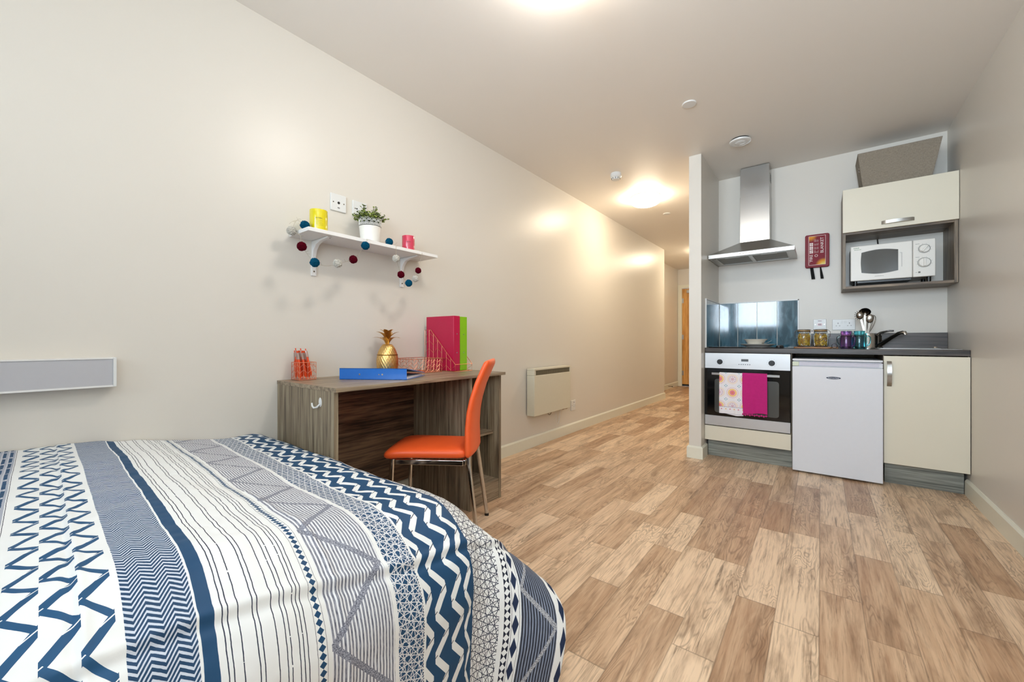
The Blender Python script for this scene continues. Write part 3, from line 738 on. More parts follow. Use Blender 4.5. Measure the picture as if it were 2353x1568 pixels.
binder('magenta_binder', 'magenta ring binder in the wire rack, left of the green one', 0.036, 0.292, 1.748, 1.800, zb, zb + 0.343, (186, 16, 66), None, 0)
binder('green_binder', 'lime green ring binder in the wire rack behind the magenta one', 0.040, 0.288, 1.806, 1.868, zb, zb + 0.340, (134, 190, 14), None, 0)

# ------------------------------------------------------------------ chair
t = thing('dining_chair', 'orange vinyl chair on chrome legs pulled up to the desk', 'chair', (0.506, 1.414, 0), R(-146.7)); t.scale = (0.97, 0.84, 0.97)
def se_ring(fn, hw, hh, e=3.2, seg=32):
    out = []
    for j in range(seg):
        a = 2 * PI * j / seg; c, s_ = math.cos(a), math.sin(a)
        out.append(fn(hw * math.copysign(abs(c) ** (2 / e), c), hh * math.copysign(abs(s_) ** (2 / e), s_)))
    return out
rings = []
for f in [0, 0.015, 0.05, 0.12, 0.25, 0.4, 0.55, 0.7, 0.82, 0.90, 0.955, 0.985, 1.0]:   # seat, back to front
    x = -0.195 + 0.425 * f; e = min(f, 1 - f)
    k = min(1.0, (max(0.0, 1 - (1 - min(1, e / 0.09)) ** 2)) ** 0.5 * 0.94 + 0.06)
    w = (0.178 + 0.026 * f) * (0.80 + 0.20 * k); hh = 0.031 * k; zc = 0.433 - 0.010 * max(0, f - 0.8) / 0.2
    rings.append(se_ring(lambda a, b_, x=x, zc=zc: (x, a, zc + b_), w, hh, 3.4))
B().loft(rings).build('seat', M_orange, t, local=True, angle=60)
def cx(z): # centre line of the backrest
    pts = [(0.40, -0.205), (0.47, -0.203), (0.55, -0.202), (0.63, -0.208), (0.70, -0.222), (0.78, -0.247), (0.85, -0.277), (0.905, -0.303)]
    for (z0, x0), (z1, x1) in zip(pts, pts[1:]):
        if z <= z1: return x0 + (x1 - x0) * (z - z0) / (z1 - z0)
    return pts[-1][1]
rings = []
for f in [0, 0.002, 0.008, 0.018, 0.034] + [0.06 + 0.88 * q / 22 for q in range(23)] + [0.958, 0.972, 0.984, 0.993, 0.998, 1.0]:
    z = 0.415 + 0.485 * f; e = min(f, 1 - f); k = (max(0.0, 1 - (1 - min(1, e / 0.045)) ** 2)) ** 0.5 * 0.96 + 0.04
    w = (0.190 - 0.030 * f) * (0.86 + 0.14 * k); th = (0.0245 - 0.006 * f) * k
    sl = (cx(min(z + 0.02, .9)) - cx(z - 0.02)) / 0.04 * min(1.0, e / 0.05 + 0.5)
    rings.append(se_ring(lambda a, b_, z=z, sl=sl: (cx(z) + b_ - 0.03 * (abs(a) / 0.19) ** 2 * -0.25, a, z - b_ * sl), w, th, 3.0))
B().loft(rings).build('backrest', M_orange, t, local=True, angle=60)
fr = B()
for s_ in (-1, 1):
    fr.box(-0.175, 0.185, s_ * 0.166 - 0.007, s_ * 0.166 + 0.007, 0.376, 0.403)
fr.box(0.171, 0.185, -0.16, 0.16, 0.376, 0.403).box(-0.185, -0.171, -0.16, 0.16, 0.376, 0.403)
fr.build('seat_frame', M_chrome, t, local=True, bevel=0.003)
for s_ in (-1, 1):
    l1 = B().tube([(0.186, s_ * 0.170, 0.404), (0.200, s_ * 0.182, 0.012)], [0.0125, 0.0115], 16).build('leg', M_chrome, t, local=True)
    B().cyl((0.200, s_ * 0.182, 0.0), (0.200, s_ * 0.182, 0.014), 0.0125, seg=14).build('foot_cap', M_black, l1, local=True)
    l2 = B().tube([(-0.204, s_ * 0.152, 0.47), (-0.200, s_ * 0.158, 0.42), (-0.202, s_ * 0.164, 0.38), (-0.250, s_ * 0.188, 0.012)], [0.0115] * 4, 16).build('leg', M_chrome, t, local=True)
    B().cyl((-0.250, s_ * 0.188, 0.0), (-0.250, s_ * 0.188, 0.014), 0.0125, seg=14).build('foot_cap', M_black, l2, local=True)

# ------------------------------------------------------------------ kitchen
YF = 3.677
KX0, KX1 = XP1 + 0.001, W - 0.001
WT, WB = 0.910, 0.872
t = tag(origin(B().box(KX0, KX1, YF, YK - 0.001, WB, WT).build('worktop', M_work, bevel=0.002), (2.07, YF, WB)), 'dark wood-grain worktop running along the kitchenette', 'worktop')
tag(origin(B().box(1.944, KX1, YK - 0.020, YK - 0.001, WT + 0.0005, 1.029).build('worktop_upstand', M_work, bevel=0.001), (2.38, YK, WT)), 'dark wood-grain upstand strip behind the taps and jars', 'splashback')
# tiled splashback
mt, n, p = newmat('teal_glass_tile'); x, y, z, v = coords(n)
f = noise(n, comb(n, x * 26.0, y * 26.0, z * 7.0), 1.0, 4, 0.6, 0.6)
finish(n, p, mix(smooth(f, 0.35, 0.7), srgb(34, 78, 96), srgb(66, 116, 136)), 0.05 + f * 0.07, 0, bump=f, bstr=0.05, bdist=0.001, Coat_Weight=0.5, Coat_Roughness=0.04)
t = thing('tile_splashback', 'teal blue tiled splashback behind and beside the hob', 'splashback', (1.63, YK, 0.915))
b = B()
TB0, TB1 = 0.916, 1.318
xs = [1.3225, 1.4755, 1.6290, 1.7830, 1.9330]
tl = [(-0.0008, 0.0004), (0.0000, 0.0010), (0.0006, -0.0006), (0.0010, 0.0002)]
for i in range(4):
    a, c = xs[i] + 0.0022, xs[i + 1] - 0.0022; d0, d1 = tl[i]
    yy = YK - 0.008
    b.loft([[(a, yy + d0, TB0), (c, yy + d1, TB0), (c, YK - 0.0015, TB0), (a, YK - 0.0015, TB0)], [(a, yy + d0, TB1), (c, yy + d1, TB1), (c, YK - 0.0015, TB1), (a, YK - 0.0015, TB1)]])
for k in range(4):
    a, c = 3.700 + k * 0.1375, 3.700 + (k + 1) * 0.1375 - 0.0044
    b.box(XP1 + 0.0015, XP1 + 0.008, a, c, TB0, TB1)
b.build('tiles', mt, t, smooth=False)
b = B().box(XP1 + 0.001, 1.934, YK - 0.0045, YK - 0.001, TB0 - 0.005, TB1 + 0.002).box(XP1 + 0.001, XP1 + 0.0045, 3.694, YK - 0.001, TB0 - 0.005, TB1 + 0.002)
b.build('grout', plain('pale_grout', (214, 216, 208), 0.6), t, smooth=False)
b = B().box(1.932, 1.9405, YK - 0.011, YK - 0.001, TB0 - 0.005, TB1 + 0.010).box(XP1 + 0.001, 1.9405, YK - 0.011, YK - 0.001, TB1 + 0.002, TB1 + 0.010)
b.box(XP1 + 0.001, XP1 + 0.011, 3.690, 3.6975, TB0 - 0.005, TB1 + 0.010).box(XP1 + 0.001, XP1 + 0.011, 3.6975, YK - 0.011, TB1 + 0.002, TB1 + 0.010)
b.build('edge_trim', M_white, t, smooth=False)
# hob
t = thing('hob', 'black glass electric hob set into the worktop beside the partition', 'hob', (1.60, 3.95, WT))
B().box(1.335, 1.865, 3.712, 4.222, WT + 0.0006, WT + 0.0065).build('glass_plate', M_blackglass, t, bevel=0.002)
for (hx_, hy_, hr) in ((1.46, 3.84, 0.075), (1.46, 4.08, 0.095), (1.70, 4.08, 0.075), (1.70, 3.84, 0.095)):
    B().tube([(hx_ + hr * math.cos(2 * PI * k / 48), hy_ + hr * math.sin(2 * PI * k / 48), WT + 0.0065) for k in range(48)], 0.0007, 4, close=True).build('cooking_ring', plain('ring_grey', (120, 120, 120)), t)
for k, yy in enumerate((3.79, 3.86, 3.93, 4.00)):
    B().lathe([(0, 0.0066), (0.0200, 0.0066), (0.0195, 0.012), (0.015, 0.020), (0, 0.021)], (1.828, yy, WT), 20).box(1.822, 1.834, yy - 0.016, yy + 0.016, WT + 0.018, WT + 0.025).build('control_knob', M_black, t)
# oven
t = thing('built_in_oven', 'stainless steel built-in oven with a black glass door', 'oven', (1.61, 3.95, 0.267))
ox0, ox1, oy = 1.318, 1.909, 3.664
B().box(ox0 + 0.012, ox1 - 0.012, oy + 0.022, 4.20, 0.270, WB - 0.004).build('oven_body', M_dark, t)
B().box(ox0, ox1, oy, oy + 0.022, 0.7415, 0.868).build('control_panel', M_ovst, t, bevel=0.001)
for kx in (1.431, 1.791):
    kb = B().cyl((kx, oy, 0.796), (kx, oy - 0.006, 0.796), 0.021, seg=28).cyl((kx, oy - 0.006, 0.796), (kx, oy - 0.022, 0.796), 0.017, 0.0155, seg=28).box(kx - 0.0035, kx + 0.0035, oy - 0.027, oy - 0.006, 0.778, 0.814).build('control_knob', M_black, t)
    mk = B()
    for a in range(-140, 141, 28): mk.box(kx + 0.031 * math.sin(R(a)) - 0.0016, kx + 0.031 * math.sin(R(a)) + 0.0016, oy - 0.0004, oy, 0.796 + 0.031 * math.cos(R(a)) - 0.0008, 0.796 + 0.031 * math.cos(R(a)) + 0.0008)
    mk.build('dial_marks', plain('dark_print', (70, 70, 72)), t, smooth=False)
B().box(1.585, 1.635, oy - 0.0008, oy, 0.803, 0.822).build('display', plain('grey_display', (98, 104, 108), 0.2), t)
for k in range(6):
    B().cyl((1.570 + k * 0.0150, oy, 0.779), (1.570 + k * 0.0150, oy - 0.002, 0.779), 0.0032, seg=12).build('button', M_black, t)
dd = B().box(ox0, ox1, oy - 0.002, oy + 0.020, 0.352, 0.7375).build('door', M_blackglass, t, bevel=0.001)
mw, n, p = newmat('oven_window_glass'); finish(n, p, srgb(92, 94, 92), 0.22, 0.55)
B().prism(rrect(1.392, 1.838, 0.378, 0.655, 0.02), 1, oy - 0.0026, oy - 0.0019).build('window', mw, dd)
hb = B().box(1.376, 1.845, 3.628, 3.640, 0.689, 0.708)
hb.box(1.392, 1.408, 3.640, oy - 0.001, 0.691, 0.706).box(1.812, 1.828, 3.640, oy - 0.001, 0.691, 0.706)
hb.build('handle', M_steel, dd, bevel=0.0015)
B().box(ox0, ox1, oy - 0.001, oy + 0.020, 0.270, 0.3505).build('lower_panel', M_ovst, t, bevel=0.001)
# oven cabinet around it
t = thing('oven_cabinet', 'cabinet under the oven with a cream filler front and grey plinth', 'cabinet', (1.61, 3.95, 0))
B().box(KX0, 1.9165, 3.700, YK - 0.005, 0.145, 0.264).box(KX0, KX0 + 0.0035, 3.700, YK - 0.005, 0.264, WB - 0.001).box(1.9115, 1.9165, 3.700, YK - 0.005, 0.264, WB - 0.001).build('carcass', M_cab_z, t)
B().box(1.3155, 1.9120, YF - 0.010, YF + 0.008, 0.1425, 0.262).build('filler_front', M_cream, t, bevel=0.0015)
B().box(1.3300, 1.9165, 3.730, 3.746, 0.0005, 0.1445).build('plinth', M_plinth, t)
# fridge
fx0, fx1, fy = 1.9225, 2.4200, 3.628
t = thing('under_counter_fridge', 'white under-counter fridge between the oven and the cream cupboard', 'fridge', (2.17, 3.95, 0))
M_fr = plain('white_fridge_enamel', (224, 226, 232), 0.28, var=0.008)
B().box(fx0 + 0.003, fx1 - 0.003, fy + 0.045, 4.20, 0.020, 0.806).build('body', M_fr, t, bevel=0.003)
B().box(fx0 + 0.001, fx1 - 0.001, fy + 0.004, 4.20, 0.8225, 0.8365).box(fx0 + 0.006, fx1 - 0.006, fy + 0.03, 4.19, 0.806, 0.8225).build('top_lid', M_fr, t, bevel=0.002)
d_ = B().box(fx0, fx1, fy, fy + 0.040, 0.012, 0.782).box(fx0, fx1, fy + 0.010, fy + 0.040, 0.782, 0.8165).build('door', M_fr, t, bevel=0.004)
B().box(fx0 + 0.045, fx1 - 0.02, fy + 0.004, fy + 0.010, 0.790, 0.810).box(fx0 + 0.042, fx1 - 0.003, fy + 0.003, fy + 0.0095, 0.811, 0.8155).build('handle_strip', plain('pale_lilac_plastic', (208, 208, 222), 0.2), d_)
B().box(fx0 + 0.001, fx0 + 0.040, fy - 0.001, fy + 0.009, 0.784, 0.8155).build('hinge_cover', plain('pale_green_white', (214, 222, 200), 0.4), d_, bevel=0.002)
el = [(2.161 + 0.0405 * math.cos(2 * PI * k / 40), 0.7055 + 0.0085 * math.sin(2 * PI * k / 40)) for k in range(40)]
bd = B().prism(el, 1, fy - 0.0022, fy - 0.0002).build('badge', plain('navy_badge', (14, 26, 58), 0.25), d_)
text('badge_lettering', 'homeclass', 0.0150, (2.161, fy - 0.0026, 0.7057), (R(90), 0, 0), plain('badge_silver', (214, 220, 232), 0.3), bd, 0.0003)
for xx in (fx0 + 0.03, fx1 - 0.03):
    B().cyl((xx, fy + 0.08, 0.0), (xx, fy + 0.08, 0.0205), 0.012, seg=12).build('foot', M_black, t)
# cream base cupboard
t = thing('base_cupboard', 'cream base cupboard under the sink beside the right wall', 'cabinet', (2.62, 3.95, 0))
B().box(2.4245, 2.4305, YF + 0.018, YK - 0.005, 0.145, WB - 0.001).box(2.8125, 2.8185, YF + 0.018, YK - 0.005, 0.145, WB - 0.001).box(2.4305, 2.8125, YF + 0.018, YK - 0.005, 0.145, 0.163).box(2.4305, 2.8125, YK - 0.012, YK - 0.005, 0.163, WB - 0.001).build('carcass', M_cab_z, t)
dr_ = B().box(2.4260, 2.8180, YF - 0.010, YF + 0.008, 0.147, 0.8665).build('door', M_cream, t, bevel=0.0015)
def bow(p0, p1, out, wv, th=0.0035, n=14):
    """bowed strap handle from p0 to p1, bulging along out, width vector wv"""
    p0, p1, out, wv = Vector(p0), Vector(p1), Vector(out), Vector(wv); rings = []
    for i in range(n + 1):
        f = i / n; k = 0.25 + 0.75 * math.sin(PI * f) ** 0.8 if 0 < i < n else 0.0
        c = p0.lerp(p1, f) + out * k; o_ = out.normalized() * th
        rings.append([c - wv / 2, c + wv / 2, c + wv / 2 + o_, c - wv / 2 + o_])
    return B().loft(rings)
bow((2.4525, YF - 0.0105, 0.832), (2.4525, YF - 0.0105, 0.664), (0, -0.024, 0), (0.0235, 0, 0)).build('handle', M_steelv, dr_, angle=30)
B().box(2.4365, 2.8050, 3.740, 3.756, 0.0005, 0.1445).build('plinth', M_plinth, t)
# sink and tap
t = thing('sink', 'stainless steel sink with a thin rim set into the worktop', 'sink', (2.60, 3.95, WT))
sx0, sx1, sy0, sy1 = 2.405, 2.795, 3.715, 4.205
b = B().box(sx0, sx1, sy0, sy0 + 0.045, WT + 0.0006, WT + 0.005).box(sx0, sx1, sy1 - 0.09, sy1, WT + 0.0006, WT + 0.005).box(sx0, sx0 + 0.03, sy0 + 0.045, sy1 - 0.09, WT + 0.0006, WT + 0.005).box(sx1 - 0.03, sx1, sy0 + 0.045, sy1 - 0.09, WT + 0.0006, WT + 0.005)
b.build('rim', M_steel, t, bevel=0.0015)
B().box(sx0 + 0.03, sx1 - 0.03, sy0 + 0.045, sy1 - 0.09, WT + 0.0005, WT + 0.0012).build('bowl', steel('sink_bowl_steel', (120, 118, 114)), t)
B().cyl((2.745, 4.16, WT + 0.0052), (2.745, 4.16, WT + 0.016), 0.014, 0.010, seg=16).build('plug', M_chrome, t)
t = thing('kitchen_tap', 'dark chrome mixer tap with a slanting spout over the sink', 'tap', (2.425, 4.13, WT + 0.0052))
M_tap = plain('smoky_chrome', (92, 90, 88), 0.10, 1.0, var=0.02)
ty = 4.13
B().lathe([(0, 0), (0.030, 0), (0.030, 0.006), (0.024, 0.012), (0.0225, 0.085), (0.024, 0.092), (0.018, 0.104), (0, 0.107)], (2.435, ty, WT + 0.0052), 28).build('tap_body', M_tap, t)
B().tube([(2.440, ty - 0.01, WT + 0.022), (2.470, ty - 0.04, WT + 0.052), (2.510, ty - 0.075, WT + 0.090), (2.540, ty - 0.10, WT + 0.113), (2.562, ty - 0.115, WT + 0.121)], [0.0175, 0.0155, 0.014, 0.0125, 0.0115], 16).build('spout', M_tap, t)
B().tube([(2.552, ty - 0.108, WT + 0.116), (2.568, ty - 0.12, WT + 0.118), (2.572, ty - 0.123, WT + 0.101)], [0.013, 0.0135, 0.0128], 16).build('spout_end', M_chrome, t)
B().tube([(2.432, ty, WT + 0.104), (2.450, ty - 0.006, WT + 0.120), (2.498, ty - 0.018, WT + 0.134), (2.522, ty - 0.022, WT + 0.133)], [0.010, 0.008, 0.0065, 0.006], 12).build('lever', M_tap, t)

# cooker hood
t = thing('cooker_hood', 'brushed steel chimney cooker hood on the kitchen wall', 'cooker hood', (1.63, 4.1, 1.67))
cyf = 4.075
B().box(1.5215, 1.7400, cyf, YK - 0.001, 1.84, H - 0.006).build('chimney', M_steelv, t, bevel=0.001)
B().box(1.5190, 1.7425, cyf - 0.0025, YK - 0.001, 1.84, 2.243).build('chimney_sleeve', M_steelv, t, bevel=0.001)
for k in range(4): B().box(1.7402, 1.7412, 4.13, 4.21, 2.36 + k * 0.02, 2.370 + k * 0.02).build('vent_slot', M_black, t)
hx0, hx1, hyf = 1.3185, 1.9290, 3.790
zl, zt = 1.676, 1.706
B().loft([[(hx0, hyf, zt), (hx1, hyf, zt), (hx1, YK - 0.001, zt), (hx0, YK - 0.001, zt)], [(1.5190, cyf - 0.0025, 1.842), (1.7425, cyf - 0.0025, 1.842), (1.7425, YK - 0.001, 1.842), (1.5190, YK - 0.001, 1.842)]]).build('canopy', M_steel, t, smooth=False)
b = B().box(hx0, hx1, hyf, hyf + 0.004, zl, zt).box(hx0, hx0 + 0.004, hyf + 0.004, YK - 0.001, zl, zt).box(hx1 - 0.004, hx1, hyf + 0.004, YK - 0.001, zl, zt).box(hx0 + 0.004, hx1 - 0.004, hyf + 0.004, hyf + 0.06, zl + 0.003, zl + 0.006).box(hx0 + 0.004, hx1 - 0.004, YK - 0.07, YK - 0.001, zl + 0.003, zl + 0.006).box(hx0 + 0.004, hx0 + 0.05, hyf + 0.06, YK - 0.07, zl + 0.003, zl + 0.006).box(hx1 - 0.05, hx1 - 0.004, hyf + 0.06, YK - 0.07, zl + 0.003, zl + 0.006).box(1.615, 1.632, hyf + 0.06, YK - 0.07, zl + 0.003, zl + 0.006)
b.build('lower_rim', M_steel, t)
mf, n, p = newmat('filter_mesh'); x, y, z, v = coords(n)
g = maxx(tri(x * 260.0), tri(y * 260.0)) ; finish(n, p, mix(smooth(g, 0.5, 0.9), srgb(58, 54, 44), srgb(112, 106, 92)), 0.4, 0.8)
for (a, c) in ((hx0 + 0.05, 1.615), (1.632, hx1 - 0.05)):
    fo = B().box(a, c, hyf + 0.06, YK - 0.07, zl + 0.006, zl + 0.010).build('grease_filter', mf, t)
    fr_ = B(); w_ = 0.006
    fr_.box(a, c, hyf + 0.06, hyf + 0.06 + w_, zl + 0.001, zl + 0.006).box(a, c, YK - 0.07 - w_, YK - 0.07, zl + 0.001, zl + 0.006).box(a, a + w_, hyf + 0.066, YK - 0.076, zl + 0.001, zl + 0.006).box(c - w_, c, hyf + 0.066, YK - 0.076, zl + 0.001, zl + 0.006)
    fr_.box((a + c) / 2 - 0.055, (a + c) / 2 + 0.055, hyf + 0.066, hyf + 0.085, zl + 0.001, zl + 0.005)
    fr_.build('filter_frame', M_steel, fo)
for k in range(5):
    B().cyl((1.560 + k * 0.0215, hyf, 1.692), (1.560 + k * 0.0215, hyf - 0.003, 1.692), 0.0052, seg=14).build('button', M_steelwire, t)

# wall cabinet with open microwave shelf
t = thing('wall_cabinet', 'wood-grain wall cabinet with a cream lift-up door above an open shelf', 'cabinet', (2.52, 4.1, 1.36))
cx0, cx1, cyf2, cz0, cz1, czm = 2.2215, 2.8185, 3.948, 1.361, 2.100, 1.785
for q in (cx0, cx1 - 0.018): B().box(q, q + 0.018, cyf2, YK - 0.001, cz0, cz1).build('side_panel', M_cab_z, t, bevel=0.0008)
for nm, q in (('bottom_shelf', cz0), ('middle_shelf', czm - 0.018), ('top_panel', cz1 - 0.018)): B().box(cx0 + 0.018, cx1 - 0.018, cyf2 + 0.001, YK - 0.001, q, q + 0.018).build(nm, M_cab_x, t, bevel=0.0008)
B().box(cx0 + 0.018, cx1 - 0.018, YK - 0.012, YK - 0.002, czm, cz1 - 0.018).build('back_panel', M_white, t)
dr_ = B().box(2.2215, 2.8195, 3.926, 3.944, 1.781, 2.104).build('door', M_cream, t, bevel=0.0015)
bow((2.437, 3.9255, 1.820), (2.607, 3.9255, 1.820), (0, -0.024, 0), (0, 0, 0.0225)).build('handle', M_steel, dr_, angle=30)
# microwave
t = thing('microwave_oven', 'white microwave oven with two dials on the wall cabinet shelf', 'microwave', (2.48, 4.09, cz0 + 0.018))
mz0, mz1, mx0, mx1, my = 1.4215, 1.6790, 2.2680, 2.7180, 3.972
M_mw = plain('white_microwave_enamel', (230, 228, 222), 0.35, var=0.008)
B().box(mx0 + 0.004, mx1 - 0.004, my + 0.02, 4.225, mz0, mz1 - 0.002).build('body', M_mw, t, bevel=0.003)
d_ = B().box(mx0, 2.6035, my, my + 0.0195, mz0 - 0.004, mz1).build('door', M_mw, t, bevel=0.005)
B().box(2.6055, mx1, my, my + 0.0195, mz0 - 0.004, mz1).build('control_panel', M_mw, t, bevel=0.005)
w0, w1, c0, c1 = 2.331, 2.530, 1.470, 1.632; pl = []
for i in range(15): f = i / 14; pl.append((w1 - (w1 - w0) * f, c1 + 0.014 * math.sin(PI * f) - 0.006))
for i in range(8): f = (i + 1) / 8; pl.append((w0 - 0.004 * math.sin(PI * f), c1 - 0.006 - (c1 - c0 - 0.012) * f))
for i in range(14): f = (i + 1) / 14; pl.append((w0 + (w1 - w0) * f, c0 + 0.006 - 0.014 * math.sin(PI * f)))
mwin, n, p = newmat('microwave_window'); x, y, z, v = coords(n)
finish(n, p, mix(smooth(maxx(tri(x * 500.0), tri(z * 500.0)), 0.4, 0.9), srgb(44, 42, 38), srgb(70, 68, 62)), 0.12)
B().prism(pl, 1, my - 0.001, my + 0.001).build('window', mwin, d_, smooth=False)
mark = plain('small_grey_print', (96, 98, 96), 0.5); grn = plain('green_grey_print', (120, 150, 118), 0.5)
rnd = random.Random(9)
def scribble(name, u0, u1, zc, h, mat):
    b = B(); u = u0
    while u < u1:
        w_ = rnd.uniform(0.0012, 0.0026); b.box(u, u + w_, my - 0.0005, my, zc - h / 2, zc + rnd.uniform(0.1, 0.5) * h); u += w_ + 0.0011
    b.build(name, mat, d_, smooth=False)
scribble('lettering', 2.286, 2.318, 1.664, 0.008, grn); scribble('lettering', 2.290, 2.330, 1.651, 0.006, grn)
scribble('brand_lettering', 2.405, 2.452, 1.4445, 0.004, mark)
B().box(2.548, 2.5495, my - 0.0006, my, 1.50, 1.60).box(2.538, 2.5495, my - 0.0006, my, 1.6, 1.6012).build('pull_mark', mark, d_)
for i, (zz, r_, an) in enumerate(((1.612, 0.0265, 35), (1.516, 0.0300, 0))):
    kx = 2.662
    B().tube([(kx + (r_ + 0.003) * math.cos(2 * PI * k / 40), my - 0.0008, zz + (r_ + 0.003) * math.sin(2 * PI * k / 40)) for k in range(40)], 0.0010, 5, close=True).build('dial_ring', M_dark, t)
    kn = B().cyl((kx, my, zz), (kx, my - 0.012, zz), r_, r_ * 0.93, seg=36)
    rt = Matrix.Rotation(R(an), 3, 'Y')
    kn.box(kx - 0.0055, kx + 0.0055, my - 0.024, my - 0.008, zz - r_ * 0.88, zz + r_ * 0.88, rot=rt)
    kn.build('dial', M_mw, t, bevel=0.0012)
    mk = B()
    for a in range(-135, 136, 30): mk.box(kx + (r_ + 0.009) * math.sin(R(a)) - 0.0013, kx + (r_ + 0.009) * math.sin(R(a)) + 0.0013, my - 0.0004, my, zz + (r_ + 0.009) * math.cos(R(a)) - 0.0008, zz + (r_ + 0.009) * math.cos(R(a)) + 0.0008)
    mk.box(kx - 0.044, kx - 0.024, my - 0.0004, my, zz + r_ + 0.0085, zz + r_ + 0.0105)
    mk.build('dial_marks', mark, t, smooth=False)
B().box(2.618, 2.628, my - 0.0004, my, 1.448, 1.4495).box(2.632, 2.643, my - 0.0004, my, 1.444, 1.455).build('panel_marks', mark, t, smooth=False)
for xx in (mx0 + 0.03, mx1 - 0.03):
    for yy in (my + 0.03, 4.19): B().cyl((xx, yy, cz0 + 0.018), (xx, yy, mz0 + 0.001), 0.012, seg=14).build('foot', M_black, t)
B().box(mx0 + 0.02, 2.60, my + 0.025, 4.2, mz0 - 0.018, mz0 - 0.0005).build('underside', M_black, t)
B().tube([(2.46, 4.226, 1.665), (2.452, 4.24, 1.69), (2.445, 4.245, 1.73), (2.442, 4.245, 1.764)], 0.0042, 8).build('power_cable', M_black, t)
# fabric box on top of the wall cabinet
mfab, n, p = newmat('grey_woven_fabric'); x, y, z, v = coords(n)
wv = noise(n, comb(n, x * 900.0, y * 900.0, z * 60.0), 1.0, 2) * 0.5 + noise(n, comb(n, x * 60.0, y * 60.0, z * 900.0), 1.0, 2) * 0.5
finish(n, p, mix(smooth(wv, 0.36, 0.64), srgb(126, 116, 102), srgb(152, 142, 127)), 0.95, 0, bump=wv, bstr=0.25, bdist=0.0008)
t = thing('storage_box', 'grey woven fabric storage box on top of the wall cabinet', 'storage box', (2.52, 4.08, cz1))
bz, tz = cz1 + 0.001, 2.372
lo = [(2.338, 3.955), (2.698, 3.955), (2.698, 4.19), (2.338, 4.19)]; hi = [(2.309, 3.972), (2.752, 3.972), (2.752, 4.225), (2.309, 4.225)]
B().loft([[(q[0], q[1], bz) for q in lo], [(lo[i][0] + (hi[i][0] - lo[i][0]) * .5, lo[i][1] + (hi[i][1] - lo[i][1]) * .5, (bz + tz) / 2) for i in range(4)], [(q[0], q[1], tz) for q in hi]]).build('fabric_body', mfab, t, smooth=False, bevel=0.002)
for k, (dy_, dz_) in enumerate(((0.045, 0.165), (0.075, 0.150), (0.105, 0.165))):
    zz = bz + dz_; xx = 2.338 + (2.309 - 2.338) * dz_ / (tz - bz)
    B().cyl((xx + 0.001, 3.955 + dy_, zz), (xx - 0.003, 3.955 + dy_, zz), 0.007, seg=14).build('eyelet', M_chrome, t)

# fire blanket
t = thing('fire_blanket', 'dark red fire blanket case with two black pull tabs on the wall', 'fire blanket', (2.065, YK, 1.73))
fx, fz0, fz1, fd = (1.984, 2.146), 1.586, 1.864, 0.034
M_red = plain('dark_red_plastic', (128, 8, 32), 0.42, var=0.02, Specular_IOR_Level=0.25)
B().prism(rrect(fx[0], fx[1], fz0, fz1, 0.014), 1, YK - fd, YK - 0.001).build('case', M_red, t, bevel=0.004, seg=3)
lb, n, p = newmat('fire_label'); x, y, z, v = coords(n)   # local coordinates around (2.065, 4.262, 1.73)
r1 = mth(n, 'SQRT', (x - 0.045) * (x - 0.045) + (z + 0.125) * (z + 0.125)); r2 = mth(n, 'SQRT', (x + 0.045) * (x + 0.045) + (z - 0.120) * (z - 0.120))
c = mix(smooth(r1, 0.060, 0.030), srgb(132, 14, 36), srgb(232, 158, 36)); c = mix(smooth(r2, 0.052, 0.012), c, srgb(228, 150, 40))
finish(n, p, mix(smooth(r1, 0.034, 0.012), c, srgb(240, 214, 110)), 0.5, Specular_IOR_Level=0.25)
lx0, lx1, lz0, lz1 = 2.008, 2.122, 1.606, 1.850; yl = YK - fd - 0.0006
la = B().box(lx0, lx1, yl, YK - fd + 0.001, lz0, lz1).build('label', lb, t, smooth=False)
M_lw = plain('label_white', (240, 226, 222), 0.4, var=0.005)
e_ = 0.0022; yb_ = yl - 0.0003
B().box(lx0, lx0 + e_, yb_, yl, lz0, lz1).box(lx1 - e_, lx1, yb_, yl, lz0, lz1).box(lx0 + e_, lx1 - e_, yb_, yl, lz0, lz0 + e_).box(lx0 + e_, lx1 - e_, yb_, yl, lz1 - e_, lz1).build('label_border', M_lw, la, smooth=False)
up_ = (R(90), R(-90), 0)
text('label_lettering', 'FIRE', 0.0290, (2.0265, yb_, 1.667), up_, M_lw, la, 0.0002, sx=1.12)
text('label_lettering', 'BLANKET', 0.0300, (2.0985, yb_, 1.768), up_, M_lw, la, 0.0002, sx=1.03)
b = B()
for k in range(3): z_ = 1.706 + k * 0.031; b.box(2.015, 2.0255, yb_, yl, z_, z_ + 0.012).box(2.0275, 2.038, yb_, yl, z_, z_ + 0.012).box(2.015, 2.0255, yb_, yl, z_ + 0.0145, z_ + 0.026).box(2.0275, 2.038, yb_, yl, z_ + 0.0145, z_ + 0.026)
rnd = random.Random(2)
for blk in range(4):
    for k in range(5):
        z_ = 1.706 + blk * 0.031; b.box(2.046 + k * 0.0065, 2.0472 + k * 0.0065, yb_, yl, z_, z_ + rnd.uniform(0.014, 0.024))
b.box(2.0135, 2.0145, yb_, yl, 1.628, 1.634).box(2.018, 2.019, yb_, yl, 1.628, 1.65)
b.build('label_panels', M_lw, la, smooth=False)
B().tube([(2.0595 + 0.0095 * math.cos(2 * PI * k / 28), yb_ - 0.0002, 1.684 + 0.0095 * math.sin(2 * PI * k / 28)) for k in range(28)], 0.0018, 5, close=True).build('label_emblem', M_lw, la)
